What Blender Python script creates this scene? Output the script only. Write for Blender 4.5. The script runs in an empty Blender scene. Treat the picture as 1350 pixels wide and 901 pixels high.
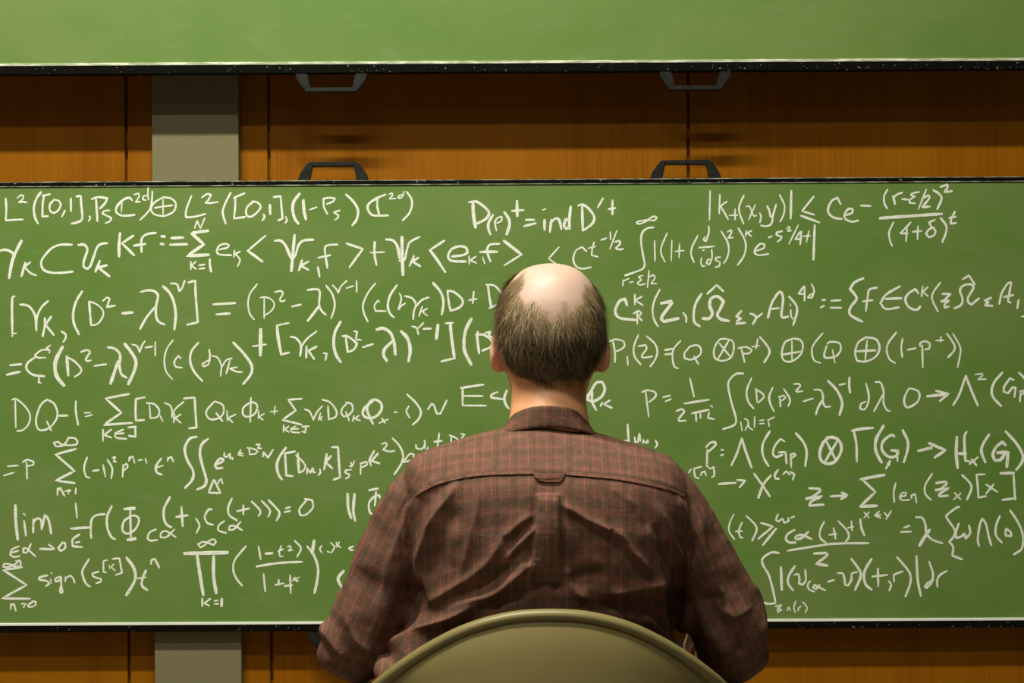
import bpy, bmesh, math, random
import numpy as np
from mathutils import Vector, Matrix, noise

random.seed(7)
S = bpy.context.scene
COL = S.collection

# ------------------------------------------------------------------ camera
F = 2222.0                 # focal length in photo pixels (frame 1350 x 901)
ROLL = 0.0055
CAM_Z = 1.18
cam_data = bpy.data.cameras.new('camera')
cam_data.sensor_width = 36.0
cam_data.lens = 36.0 * F / 1350.0
cam = bpy.data.objects.new('camera', cam_data)
cam.location = (0, 0, CAM_Z)
cam.rotation_euler = (math.radians(90), ROLL, 0)
COL.objects.link(cam)
S.camera = cam

# ------------------------------------------------------------------ light and exposure
S.view_settings.view_transform = 'Standard'
S.view_settings.look = 'None'
S.view_settings.gamma = 1.0
S.view_settings.use_curve_mapping = False
S.view_settings.exposure = 0.0
w = bpy.data.worlds.new('room_air')
S.world = w
w.use_nodes = True
w.node_tree.nodes['Background'].inputs[0].default_value = (1.0, 0.92, 0.80, 1)
w.node_tree.nodes['Background'].inputs[1].default_value = 0.04


def lamp(name, x, y, z, sx, sy, power, colour=(1.0, 0.96, 0.84), spread=math.pi):
    l = bpy.data.lights.new(name, 'AREA')
    l.shape = 'RECTANGLE'
    l.size, l.size_y = sx, sy
    l.energy = power
    l.color = colour
    l.spread = spread
    o = bpy.data.objects.new(name, l)
    o.location = (x, y, z)
    COL.objects.link(o)
    return o


lamp('ceiling_lamp_front', -0.78, 2.05, 3.86, 2.2, 0.14, 172)
lamp('ceiling_lamp_middle', -0.78, 1.12, 3.66, 2.2, 0.14, 46)
lamp('ceiling_lamp_rear', -0.78, -0.6, 3.66, 2.2, 0.14, 9)


# ------------------------------------------------------------------ helpers
def P(px, py, y):
    """Point in the place at depth y seen at photo position (px, py)."""
    u, v = px - 675.0, 450.5 - py
    c, s = math.cos(ROLL), math.sin(ROLL)
    return Vector(((u * c + v * s) / F * y, y, CAM_Z + (-u * s + v * c) / F * y))


def to_px(co):
    """Array of points -> photo positions, for laying the folds of the cloth."""
    x, y, z = co[:, 0], co[:, 1], co[:, 2] - CAM_Z
    a, b = x / y * F, z / y * F
    c, s = math.cos(ROLL), math.sin(ROLL)
    return np.stack([675 + a * c - b * s, 450.5 - (a * s + b * c)], 1)


def link(name, me, mats, parent=None, smooth=False):
    for m in (mats if isinstance(mats, (list, tuple)) else [mats]):
        me.materials.append(m)
    if smooth:
        me.polygons.foreach_set('use_smooth', [True] * len(me.polygons))
    o = bpy.data.objects.new(name, me)
    COL.objects.link(o)
    if parent is not None:
        o.parent = parent
    return o


def mesh(name, verts, faces):
    me = bpy.data.meshes.new(name)
    me.from_pydata([tuple(v) for v in verts], [], faces)
    me.update()
    return me


def bm_mesh(name, bm):
    bmesh.ops.recalc_face_normals(bm, faces=bm.faces)
    me = bpy.data.meshes.new(name)
    bm.to_mesh(me)
    bm.free()
    return me


def add_box(bm, lo, hi, bevel=0.0):
    lo, hi = Vector(lo), Vector(hi)
    r = bmesh.ops.create_cube(bm, size=1.0)
    vs = r['verts']
    for v in vs:
        v.co = Vector(((lo.x + hi.x) / 2 + v.co.x * (hi.x - lo.x),
                       (lo.y + hi.y) / 2 + v.co.y * (hi.y - lo.y),
                       (lo.z + hi.z) / 2 + v.co.z * (hi.z - lo.z)))
    if bevel > 0:
        es = list({e for v in vs for e in v.link_edges})
        bmesh.ops.bevel(bm, geom=es, offset=bevel, segments=2, affect='EDGES', profile=0.5)
    return vs


def tag(o, label=None, cat=None, group=None, kind=None):
    if label: o['label'] = label
    if cat: o['category'] = cat
    if group: o['group'] = group
    if kind: o['kind'] = kind
    return o


def empty(name, loc):
    o = bpy.data.objects.new(name, None)
    o.location = loc
    o.empty_display_size = 0.1
    COL.objects.link(o)
    return o


def keep_world(child, parent):
    child.parent = parent
    child.matrix_parent_inverse = Matrix.Translation(parent.location).inverted()


def child(name, me, mats, parent, smooth=False):
    o = link(name, me, mats, None, smooth)
    # vertices are written in world space; the root stands at its own base
    p = parent
    off = Vector((0, 0, 0))
    while p is not None:
        off += p.location
        p = p.parent
    me.transform(Matrix.Translation(-off))
    o.parent = parent
    return o


# ---- lofts
def loft(rings, n=32, cap=True):
    """rings: (centre, half axis a, half axis b, exponent)"""
    V, Fc = [], []
    for (c, a, b, e) in rings:
        for i in range(n):
            t = 2 * math.pi * i / n
            ct, st = math.cos(t), math.sin(t)
            ca = math.copysign(abs(ct) ** (2.0 / e), ct)
            sa = math.copysign(abs(st) ** (2.0 / e), st)
            V.append(Vector(c) + Vector(a) * ca + Vector(b) * sa)
    m = len(rings)
    for k in range(m - 1):
        for i in range(n):
            j = (i + 1) % n
            Fc.append((k * n + i, k * n + j, (k + 1) * n + j, (k + 1) * n + i))
    if cap:
        V.append(Vector(rings[0][0])); a0 = len(V) - 1
        V.append(Vector(rings[-1][0])); a1 = len(V) - 1
        for i in range(n):
            j = (i + 1) % n
            Fc.append((a0, j, i))
            Fc.append((a1, (m - 1) * n + i, (m - 1) * n + j))
    return V, Fc


def catmull(pts, sub):
    pts = [Vector(p) for p in pts]
    out = []
    for i in range(len(pts) - 1):
        p0 = pts[i - 1] if i > 0 else pts[i] * 2 - pts[i + 1]
        p1, p2 = pts[i], pts[i + 1]
        p3 = pts[i + 2] if i + 2 < len(pts) else p2 * 2 - p1
        for k in range(sub):
            t = k / sub
            out.append(0.5 * ((2 * p1) + (p2 - p0) * t + (2 * p0 - 5 * p1 + 4 * p2 - p3) * t * t
                              + (3 * p1 - p0 - 3 * p2 + p3) * t ** 3))
    out.append(pts[-1])
    return out


def tube_rings(pts, radii, sub=5, flat=1.0, ref=(0, 0, 1)):
    """smooth tube through the points with rounded ends; flat squashes along the reference"""
    P4 = catmull([Vector((p[0], p[1], p[2], r)) for p, r in zip(pts, radii)], sub)
    C = [Vector(p[:3]) for p in P4]
    R = [p[3] for p in P4]
    d0 = (C[0] - C[1]).normalized()
    d1 = (C[-1] - C[-2]).normalized()
    pre = [(C[0] + d0 * R[0] * math.sin(a), R[0] * math.cos(a)) for a in (1.35, 1.0, 0.5)]
    post = [(C[-1] + d1 * R[-1] * math.sin(a), R[-1] * math.cos(a)) for a in (0.5, 1.0, 1.35)]
    C = [p[0] for p in pre] + C + [p[0] for p in post]
    R = [p[1] for p in pre] + R + [p[1] for p in post]
    rings = []
    ref = Vector(ref)
    for i in range(len(C)):
        t = (C[min(i + 1, len(C) - 1)] - C[max(i - 1, 0)]).normalized()
        a = t.cross(ref)
        if a.length < 1e-3:
            a = t.cross(Vector((1, 0, 0)))
        a.normalize()
        b = a.cross(t).normalized()
        ref = b
        rings.append((C[i], a * R[i], b * R[i] * flat, 2.0))
    return rings


def merged(shells):
    V, Fc = [], []
    for (v, f) in shells:
        o = len(V)
        V += v
        Fc += [tuple(i + o for i in q) for q in f]
    return V, Fc


def fused(name, shells, voxel, smooth_iter=6, factor=0.5):
    """one continuous closed surface round all the shells"""
    V, Fc = merged(shells)
    me = mesh(name + '_raw', V, Fc)
    o = bpy.data.objects.new(name + '_raw', me)
    COL.objects.link(o)
    md = o.modifiers.new('r', 'REMESH')
    md.mode = 'VOXEL'
    md.voxel_size = voxel
    sm = o.modifiers.new('s', 'SMOOTH')
    sm.factor = factor
    sm.iterations = smooth_iter
    dg = bpy.context.evaluated_depsgraph_get()
    dg.update()
    out = bpy.data.meshes.new_from_object(o.evaluated_get(dg))
    bpy.data.objects.remove(o)
    bpy.data.meshes.remove(me)
    out.name = name
    return out


def coords(me):
    a = np.empty(len(me.vertices) * 3, np.float32)
    me.vertices.foreach_get('co', a)
    return a.reshape(-1, 3).astype(np.float64)


def normals(me):
    a = np.empty(len(me.vertices) * 3, np.float32)
    me.vertex_normals.foreach_get('vector', a)
    return a.reshape(-1, 3).astype(np.float64)


def set_coords(me, co):
    me.vertices.foreach_set('co', co.astype(np.float32).ravel())
    me.update()


def smoothstep(a, b, x):
    t = np.clip((x - a) / (b - a), 0, 1)
    return t * t * (3 - 2 * t)


# ---- materials
class NT:
    def __init__(self, name, rough=0.6, spec=0.3):
        self.m = bpy.data.materials.new(name)
        self.m.use_nodes = True
        self.n = self.m.node_tree.nodes
        self.l = self.m.node_tree.links
        self.b = self.n['Principled BSDF']
        self.b.inputs['Roughness'].default_value = rough
        self.b.inputs['Specular IOR Level'].default_value = spec

    def node(self, t, **kw):
        n = self.n.new(t)
        for k, v in kw.items():
            setattr(n, k, v)
        return n

    def put(self, sock, v):
        if isinstance(v, bpy.types.NodeSocket):
            self.l.new(v, sock)
        else:
            if hasattr(sock, 'default_value'):
                try:
                    sock.default_value = v
                except Exception:
                    sock.default_value = (v[0], v[1], v[2], 1)

    def math(self, op, a, b=0.0, c=0.0):
        n = self.node('ShaderNodeMath', operation=op)
        self.put(n.inputs[0], a)
        self.put(n.inputs[1], b)
        if len(n.inputs) > 2:
            self.put(n.inputs[2], c)
        return n.outputs[0]

    def mix(self, f, a, b, blend='MIX'):
        n = self.node('ShaderNodeMix', data_type='RGBA', blend_type=blend)
        self.put(n.inputs['Factor'], f)
        ia = [s for s in n.inputs if s.name == 'A' and s.type == 'RGBA'][0]
        ib = [s for s in n.inputs if s.name == 'B' and s.type == 'RGBA'][0]
        for s, v in ((ia, a), (ib, b)):
            if isinstance(v, bpy.types.NodeSocket):
                self.l.new(v, s)
            else:
                s.default_value = (v[0], v[1], v[2], 1)
        return [s for s in n.outputs if s.type == 'RGBA'][0]

    def coord(self, which='Object', scale=None):
        t = self.node('ShaderNodeTexCoord').outputs[which]
        if scale:
            mp = self.node('ShaderNodeMapping')
            mp.inputs['Scale'].default_value = scale
            self.l.new(t, mp.inputs['Vector'])
            t = mp.outputs['Vector']
        return t

    def noise(self, vec, scale, detail=3.0, rough=0.55, dist=0.0):
        n = self.node('ShaderNodeTexNoise')
        self.l.new(vec, n.inputs['Vector'])
        n.inputs['Scale'].default_value = scale
        n.inputs['Detail'].default_value = detail
        n.inputs['Roughness'].default_value = rough
        n.inputs['Distortion'].default_value = dist
        return n.outputs['Fac']

    def ramp(self, f, lo, hi):
        n = self.node('ShaderNodeMapRange')
        n.interpolation_type = 'SMOOTHSTEP'
        self.put(n.inputs['Value'], f)
        n.inputs['From Min'].default_value = lo
        n.inputs['From Max'].default_value = hi
        return n.outputs['Result']

    def base(self, c):
        self.put(self.b.inputs['Base Color'], c)

    def bump(self, h, strength=0.3, dist=0.002):
        n = self.node('ShaderNodeBump')
        n.inputs['Strength'].default_value = strength
        n.inputs['Distance'].default_value = dist
        self.l.new(h, n.inputs['Height'])
        self.l.new(n.outputs['Normal'], self.b.inputs['Normal'])


def srgb(r, g, b):
    f = lambda c: (c / 255 / 12.92) if c / 255 <= 0.04045 else ((c / 255 + 0.055) / 1.055) ** 2.4
    return (f(r), f(g), f(b))


def mat_board():
    t = NT('board_green', 0.5, 0.25)
    v = t.coord('Object')
    n1 = t.noise(t.coord('Object', (1.0, 1.0, 1.6)), 2.2, 3.0)
    n2 = t.noise(t.coord('Object', (1.0, 1.0, 3.0)), 9.0, 4.0, 0.6)
    c = t.mix(t.ramp(n1, 0.35, 0.68), (0.130, 0.242, 0.044), (0.168, 0.260, 0.064))
    c = t.mix(t.math('MULTIPLY', t.ramp(n2, 0.5, 0.8), 0.35), c, (0.20, 0.31, 0.12))
    t.base(c)
    return t.m


def mat_chalk():
    t = NT('chalk', 0.95, 0.05)
    v = t.coord('Object')
    n = t.noise(v, 420.0, 2.0)
    n2 = t.noise(v, 45.0, 2.0)
    k = t.math('ADD', t.math('MULTIPLY', n, 0.7), t.math('MULTIPLY', n2, 0.3))
    c = t.mix(t.ramp(k, 0.34, 0.52), (0.60, 0.67, 0.45), (0.94, 0.97, 0.86))
    t.base(c)
    return t.m


def mat_wood():
    t = NT('orange_wood_veneer', 0.5, 0.10)
    fine = t.noise(t.coord('Object', (1.0, 1.0, 0.015)), 160.0, 4.0, 0.6)
    wide = t.noise(t.coord('Object', (1.0, 1.0, 0.05)), 9.0, 3.0, 0.5)
    c = t.mix(t.ramp(fine, 0.3, 0.7), (0.250, 0.083, 0.0012), (0.315, 0.108, 0.0018))
    c = t.mix(t.math('MULTIPLY', t.ramp(wide, 0.35, 0.7), 0.55), c, (0.345, 0.130, 0.002))
    t.base(c)
    t.bump(fine, 0.08, 0.001)
    return t.m


def mat_flat(name, c, rough=0.6, spec=0.3, metal=0.0, var=0.0, scale=20.0):
    t = NT(name, rough, spec)
    t.b.inputs['Metallic'].default_value = metal
    if var:
        n = t.noise(t.coord('Object'), scale, 3.0)
        t.base(t.mix(t.ramp(n, 0.3, 0.7), tuple(x * (1 - var) for x in c), tuple(min(1, x * (1 + var)) for x in c)))
    else:
        t.base((c[0], c[1], c[2], 1))
    return t.m


def mat_rail():
    """black rail with specks of chalk dust"""
    t = NT('black_rail_with_chalk_specks', 0.7, 0.04)
    sp = t.noise(t.coord('Object', (1.0, 1.0, 1.5)), 130.0, 2.0, 0.6)
    dens = t.noise(t.coord('Object'), 7.0, 2.0)
    k = t.ramp(t.math('ADD', sp, t.math('MULTIPLY', dens, 0.25)), 0.80, 0.87)
    t.base(t.mix(k, (0.005, 0.005, 0.0035), (0.30, 0.32, 0.25)))
    return t.m


def mat_dusty_strip(name, clean, dust, lo, hi):
    t = NT(name, 0.7, 0.3)
    n = t.noise(t.coord('Object', (1.0, 1.0, 8.0)), 14.0, 5.0, 0.7)
    t.base(t.mix(t.ramp(n, lo, hi), clean, dust))
    return t.m


def stripes(t, u, period, centre, width, soft):
    """1 on a thin stripe repeated every period"""
    f = t.math('FRACT', t.math('ADD', t.math('DIVIDE', u, period), 0.5 - centre))
    d = t.math('MULTIPLY', t.math('ABSOLUTE', t.math('SUBTRACT', f, 0.5)), period)
    return t.math('SUBTRACT', 1.0, t.ramp(d, width - soft, width + soft))


def mat_shirt():
    t = NT('brown_plaid_cotton', 0.85, 0.12)
    uv = t.node('ShaderNodeUVMap', uv_map='weave').outputs['UV']
    sx = t.node('ShaderNodeSeparateXYZ')
    wob = t.node('ShaderNodeTexNoise')
    wob.inputs['Scale'].default_value = 14.0
    t.l.new(uv, wob.inputs['Vector'])
    mx = t.node('ShaderNodeVectorMath', operation='MULTIPLY_ADD')
    t.l.new(wob.outputs['Color'], mx.inputs[0])
    mx.inputs[1].default_value = (0.004, 0.004, 0)
    t.l.new(uv, mx.inputs[2])
    t.l.new(mx.outputs[0], sx.inputs[0])
    u, v = sx.outputs[0], sx.outputs[1]
    thread = t.noise(uv, 900.0, 2.0)
    blotch = t.noise(uv, 60.0, 3.0)
    c = t.mix(t.ramp(blotch, 0.3, 0.7), PLAID['base_a'], PLAID['base_b'])
    # wide grey olive bands
    bu = stripes(t, u, 0.028, 0.20, 0.005, 0.004)
    bv = stripes(t, v, 0.048, 0.28, 0.007, 0.005)
    c = t.mix(t.math('MULTIPLY', bu, 0.7), c, PLAID['band'])
    c = t.mix(t.math('MULTIPLY', bv, 0.55), c, PLAID['band'])
    worn = t.ramp(t.noise(uv, 45.0, 3.0), 0.30, 0.62)
    # thin rust red lines
    for off, wd, k in ((0.0, 0.0013, 0.80), (0.09, 0.0009, 0.55), (0.25, 0.0009, 0.45), (0.5, 0.0013, 0.72), (0.59, 0.0009, 0.48), (0.75, 0.0009, 0.42)):
        c = t.mix(t.math('MULTIPLY', stripes(t, u, 0.056, off, wd, 0.0017), t.math('MULTIPLY', worn, k)), c, PLAID['line'])
    for off, wd, k in ((0.0, 0.0012, 0.60), (0.10, 0.0009, 0.42), (0.5, 0.0012, 0.52), (0.6, 0.0009, 0.36)):
        c = t.mix(t.math('MULTIPLY', stripes(t, v, 0.048, off, wd, 0.0017), t.math('MULTIPLY', worn, k)), c, PLAID['line'])
    c = t.mix(t.math('MULTIPLY', t.ramp(thread, 0.35, 0.65), 0.18), c, PLAID['thread'])
    t.base(c)
    fine = t.noise(uv, 55.0, 5.0, 0.65, 0.6)
    t.bump(t.math('ADD', t.math('MULTIPLY', thread, 0.12), fine), 0.36, 0.0042)
    return t.m


PLAID = {'base_a': (0.128, 0.066, 0.042), 'base_b': (0.165, 0.086, 0.057), 'band': (0.085, 0.058, 0.033),
         'line': (0.31, 0.102, 0.076), 'thread': (0.20, 0.112, 0.080)}


def mat_attr(name, attr, rough, spec, sss=0.0):
    t = NT(name, rough, spec)
    a = t.node('ShaderNodeVertexColor', layer_name=attr)
    n = t.noise(t.coord('Object'), 90.0, 3.0)
    n2 = t.noise(t.coord('Object'), 600.0, 2.0)
    c = t.mix(t.math('MULTIPLY', t.ramp(n, 0.4, 0.75), 0.10), a.outputs['Color'], (0.62, 0.20, 0.10))
    t.base(c)
    if sss:
        t.b.inputs['Subsurface Weight'].default_value = sss
        t.b.inputs['Subsurface Radius'].default_value = (0.012, 0.004, 0.002)
        t.b.inputs['Subsurface Scale'].default_value = 0.6
    t.bump(n2, 0.12, 0.0006)
    return t.m


M_BOARD = mat_board()
M_CHALK = mat_chalk()
M_WOOD = mat_wood()
M_RAIL = mat_rail()
M_HANDLE = mat_flat('dark_grey_handle_metal', (0.013, 0.0135, 0.010), 0.42, 0.3, 0.0, 0.4, 60.0)
M_STRIP = mat_dusty_strip('white_edge_strip', (0.84, 0.87, 0.77), (0.95, 0.97, 0.90), 0.35, 0.6)
M_DUST = mat_dusty_strip('chalk_dusted_edge', (0.40, 0.45, 0.28), (0.88, 0.90, 0.74), 0.42, 0.62)
M_THIN = mat_dusty_strip('chalk_dust_line', (0.10, 0.11, 0.07), (0.50, 0.54, 0.40), 0.42, 0.62)
M_POST = mat_flat('grey_painted_post', (0.215, 0.192, 0.105), 0.6, 0.1, 0.0, 0.08, 260.0)
M_SEAM = mat_flat('black_gap', (0.004, 0.003, 0.002), 0.9, 0.1)
M_FLOOR = mat_flat('grey_brown_floor', (0.20, 0.17, 0.13), 0.6, 0.3, 0.0, 0.15, 6.0)
M_CEIL = mat_flat('off_white_ceiling', (0.55, 0.53, 0.47), 0.9, 0.1, 0.0, 0.05, 3.0)
M_SHELL = mat_flat('olive_beige_plastic', (0.205, 0.168, 0.060), 0.40, 0.4, 0.0, 0.05, 8.0)
M_STEEL = mat_flat('dull_steel', (0.35, 0.35, 0.34), 0.35, 0.5, 0.9)
M_SHIRT = mat_shirt()
M_TROUSER = mat_flat('dark_grey_trousers', (0.035, 0.036, 0.042), 0.85, 0.15, 0.0, 0.2, 40.0)
M_SHOE = mat_flat('black_shoe_leather', (0.018, 0.015, 0.013), 0.4, 0.4, 0.0, 0.2, 30.0)
M_SKIN = mat_attr('skin', 'tone', 0.45, 0.35, 0.12)
M_EYE = mat_flat('eye_white', (0.7, 0.68, 0.62), 0.2, 0.5)

# ------------------------------------------------------------------ the setting
D = 4.22                    # face of the written board
WALL_Y = D + 0.070
UP_Y = D - 0.103            # face of the raised board hangs nearer
X0, X1 = -3.2, 3.2


def xw(px, y=WALL_Y):
    return P(px, 450.5, y).x


bm = bmesh.new()
seams = [xw(168.0), xw(356.0), xw(909.0)]
step = xw(909.0) - xw(356.0)
edges = [X0] + [xw(168.0) - step, xw(168.0), xw(356.0), xw(909.0), xw(909.0) + step] + [X1]
g = 0.0042
for a, b in zip(edges[:-1], edges[1:]):
    add_box(bm, (a + g, WALL_Y, 0.0), (b - g, WALL_Y + 0.018, 4.0), 0.0008)
nf = len(bm.faces)
add_box(bm, (X0, WALL_Y + 0.018, 0.0), (X1, WALL_Y + 0.06, 4.0))
me = bm_mesh('wall_back', bm)
for p in me.polygons[nf:]:
    p.material_index = 1
tag(link('wall_back', me, [M_WOOD, M_SEAM]), 'orange wood veneer wall with black gaps between panels', 'wall', kind='structure')

bm = bmesh.new()
add_box(bm, (X0, -2.0, -0.06), (X1, WALL_Y + 0.06, 0.0))
tag(link('floor', bm_mesh('floor', bm), M_FLOOR), 'floor of the lecture room', 'floor', kind='structure')
bm = bmesh.new()
add_box(bm, (X0, -2.0, 4.0), (X1, WALL_Y + 0.06, 4.06))
tag(link('ceiling', bm_mesh('ceiling', bm), M_CEIL), 'ceiling of the lecture room', 'ceiling', kind='structure')

# the grey post that carries the boards
PX0, PX1 = xw(202.5, WALL_Y - 0.03), xw(316.5, WALL_Y - 0.03)
post = empty('support_post', ((PX0 + PX1) / 2, WALL_Y - 0.015, 0))
bm = bmesh.new()
add_box(bm, (PX0, WALL_Y - 0.038, 0.0), (PX1, WALL_Y, 4.0), 0.0015)
child('post_body', bm_mesh('post_body', bm), M_POST, post)
tag(post, 'wide grey post on the wood wall, standing behind both chalkboards', 'post')


# ------------------------------------------------------------------ chalkboards
def handle_mesh(name, x_mid, z_base, up, y):
    """tapered bracket handle: broad feet on the rail, a thin bar between"""
    s = 1 if up else -1
    H, bar = 0.0475, 0.0115
    outer = [(-0.0895, 0), (-0.084, 0.018), (-0.062, H), (0.062, H), (0.084, 0.018), (0.0895, 0)]
    inner = [(0.059, 0), (0.0515, H - bar), (-0.0515, H - bar), (-0.059, 0)]
    ring = outer + inner
    bm = bmesh.new()
    fr = [bm.verts.new((x_mid + a, y - 0.010, z_base + s * b)) for a, b in ring]
    bk = [bm.verts.new((x_mid + a, y + 0.010, z_base + s * b)) for a, b in ring]
    n = len(ring)
    quads = [(0, 1, 8, 9), (1, 2, 8), (2, 3, 7, 8), (3, 4, 7), (4, 5, 6, 7)]
    for q in quads:
        bm.faces.new([fr[i] for i in q])
        bm.faces.new([bk[i] for i in reversed(q)])
    for i in range(n):
        j = (i + 1) % n
        bm.faces.new((fr[i], fr[j], bk[j], bk[i]))
    bmesh.ops.recalc_face_normals(bm, faces=bm.faces)
    es = [e for e in bm.edges if len(e.link_faces) == 2 and e.calc_face_angle(0) > 0.3]
    bmesh.ops.bevel(bm, geom=es, offset=0.0022, segments=2, affect='EDGES')
    return bm_mesh(name, bm)


BX0, BX1 = xw(-95, D), xw(1445, D)

# raised empty board
z_line = P(675, 82.3, UP_Y).z                 # middle of the dusty ledge
up = empty('chalkboard', ((BX0 + BX1) / 2, UP_Y, z_line))
bm = bmesh.new()
add_box(bm, (BX0, UP_Y, z_line), (BX1, UP_Y + 0.022, z_line + 1.12), 0.001)
child('writing_surface', bm_mesh('writing_surface', bm), M_BOARD, up)
bm = bmesh.new()
add_box(bm, (BX0, UP_Y - 0.004, z_line - 0.0030), (BX1, UP_Y + 0.022, z_line + 0.0038), 0.0012)
child('bottom_ledge', bm_mesh('bottom_ledge', bm), M_DUST, up)['label'] = 'ledge whitened by chalk dust'
zr1 = z_line - 0.0030
zr0 = P(675, 95.0, UP_Y).z
bm = bmesh.new()
add_box(bm, (BX0, UP_Y - 0.002, zr0), (BX1, UP_Y + 0.026, zr1), 0.0015)
child('bottom_rail', bm_mesh('bottom_rail', bm), M_RAIL, up)['label'] = 'black rail'
for a, b in ((390, 487.5), (872, 966)):
    h = handle_mesh('handle', xw((a + b) / 2, UP_Y), zr0 + 0.001, False, UP_Y + 0.010)
    child('handle', h, M_HANDLE, up)
tag(up, 'blank green chalkboard raised above, only its lower part in view', 'chalkboard')

# written board
z_bot = P(675, 820.2, D).z
z_top = P(675, 243.0, D).z
low = empty('chalkboard', ((BX0 + BX1) / 2, D, z_bot))
bm = bmesh.new()
add_box(bm, (BX0, D, z_bot), (BX1, D + 0.022, z_top), 0.001)
child('writing_surface', bm_mesh('writing_surface', bm), M_BOARD, low)
bm = bmesh.new()
add_box(bm, (BX0, D - 0.004, z_bot - 0.0030), (BX1, D + 0.022, z_bot + 0.0036), 0.001)
child('bottom_ledge', bm_mesh('bottom_ledge', bm), M_STRIP, low)['label'] = 'bright white lower edging'
zl0 = P(675, 831.0, D).z
bm = bmesh.new()
add_box(bm, (BX0, D - 0.002, zl0), (BX1, D + 0.026, z_bot - 0.0030), 0.0015)
child('bottom_rail', bm_mesh('bottom_rail', bm), M_RAIL, low)['label'] = 'black rail'
zt1 = P(675, 236.8, D).z
bm = bmesh.new()
add_box(bm, (BX0, D - 0.003, z_top + 0.0012), (BX1, D + 0.026, zt1 - 0.0015), 0.0012)
child('top_rail', bm_mesh('top_rail', bm), M_RAIL, low)['label'] = 'black rail'
bm = bmesh.new()
add_box(bm, (BX0, D - 0.0035, z_top - 0.0006), (BX1, D + 0.024, z_top + 0.0012))
add_box(bm, (BX0, D - 0.0025, zt1 - 0.0015), (BX1, D + 0.024, zt1 + 0.0004))
child('dust_line', bm_mesh('dust_line', bm), M_THIN, low)['label'] = 'chalk dust along the top rail'
for a, b in ((393.5, 487), (860, 951)):
    child('handle', handle_mesh('handle', xw((a + b) / 2, D), zt1 - 0.001, True, D + 0.010), M_HANDLE, low)
for a, b in ((402, 496), (867, 960)):
    child('handle', handle_mesh('handle', xw((a + b) / 2, D), zl0 + 0.001, False, D + 0.010), M_HANDLE, low)
tag(low, 'lower green chalkboard covered with white handwritten formulas, in front of the man', 'chalkboard')

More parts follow.
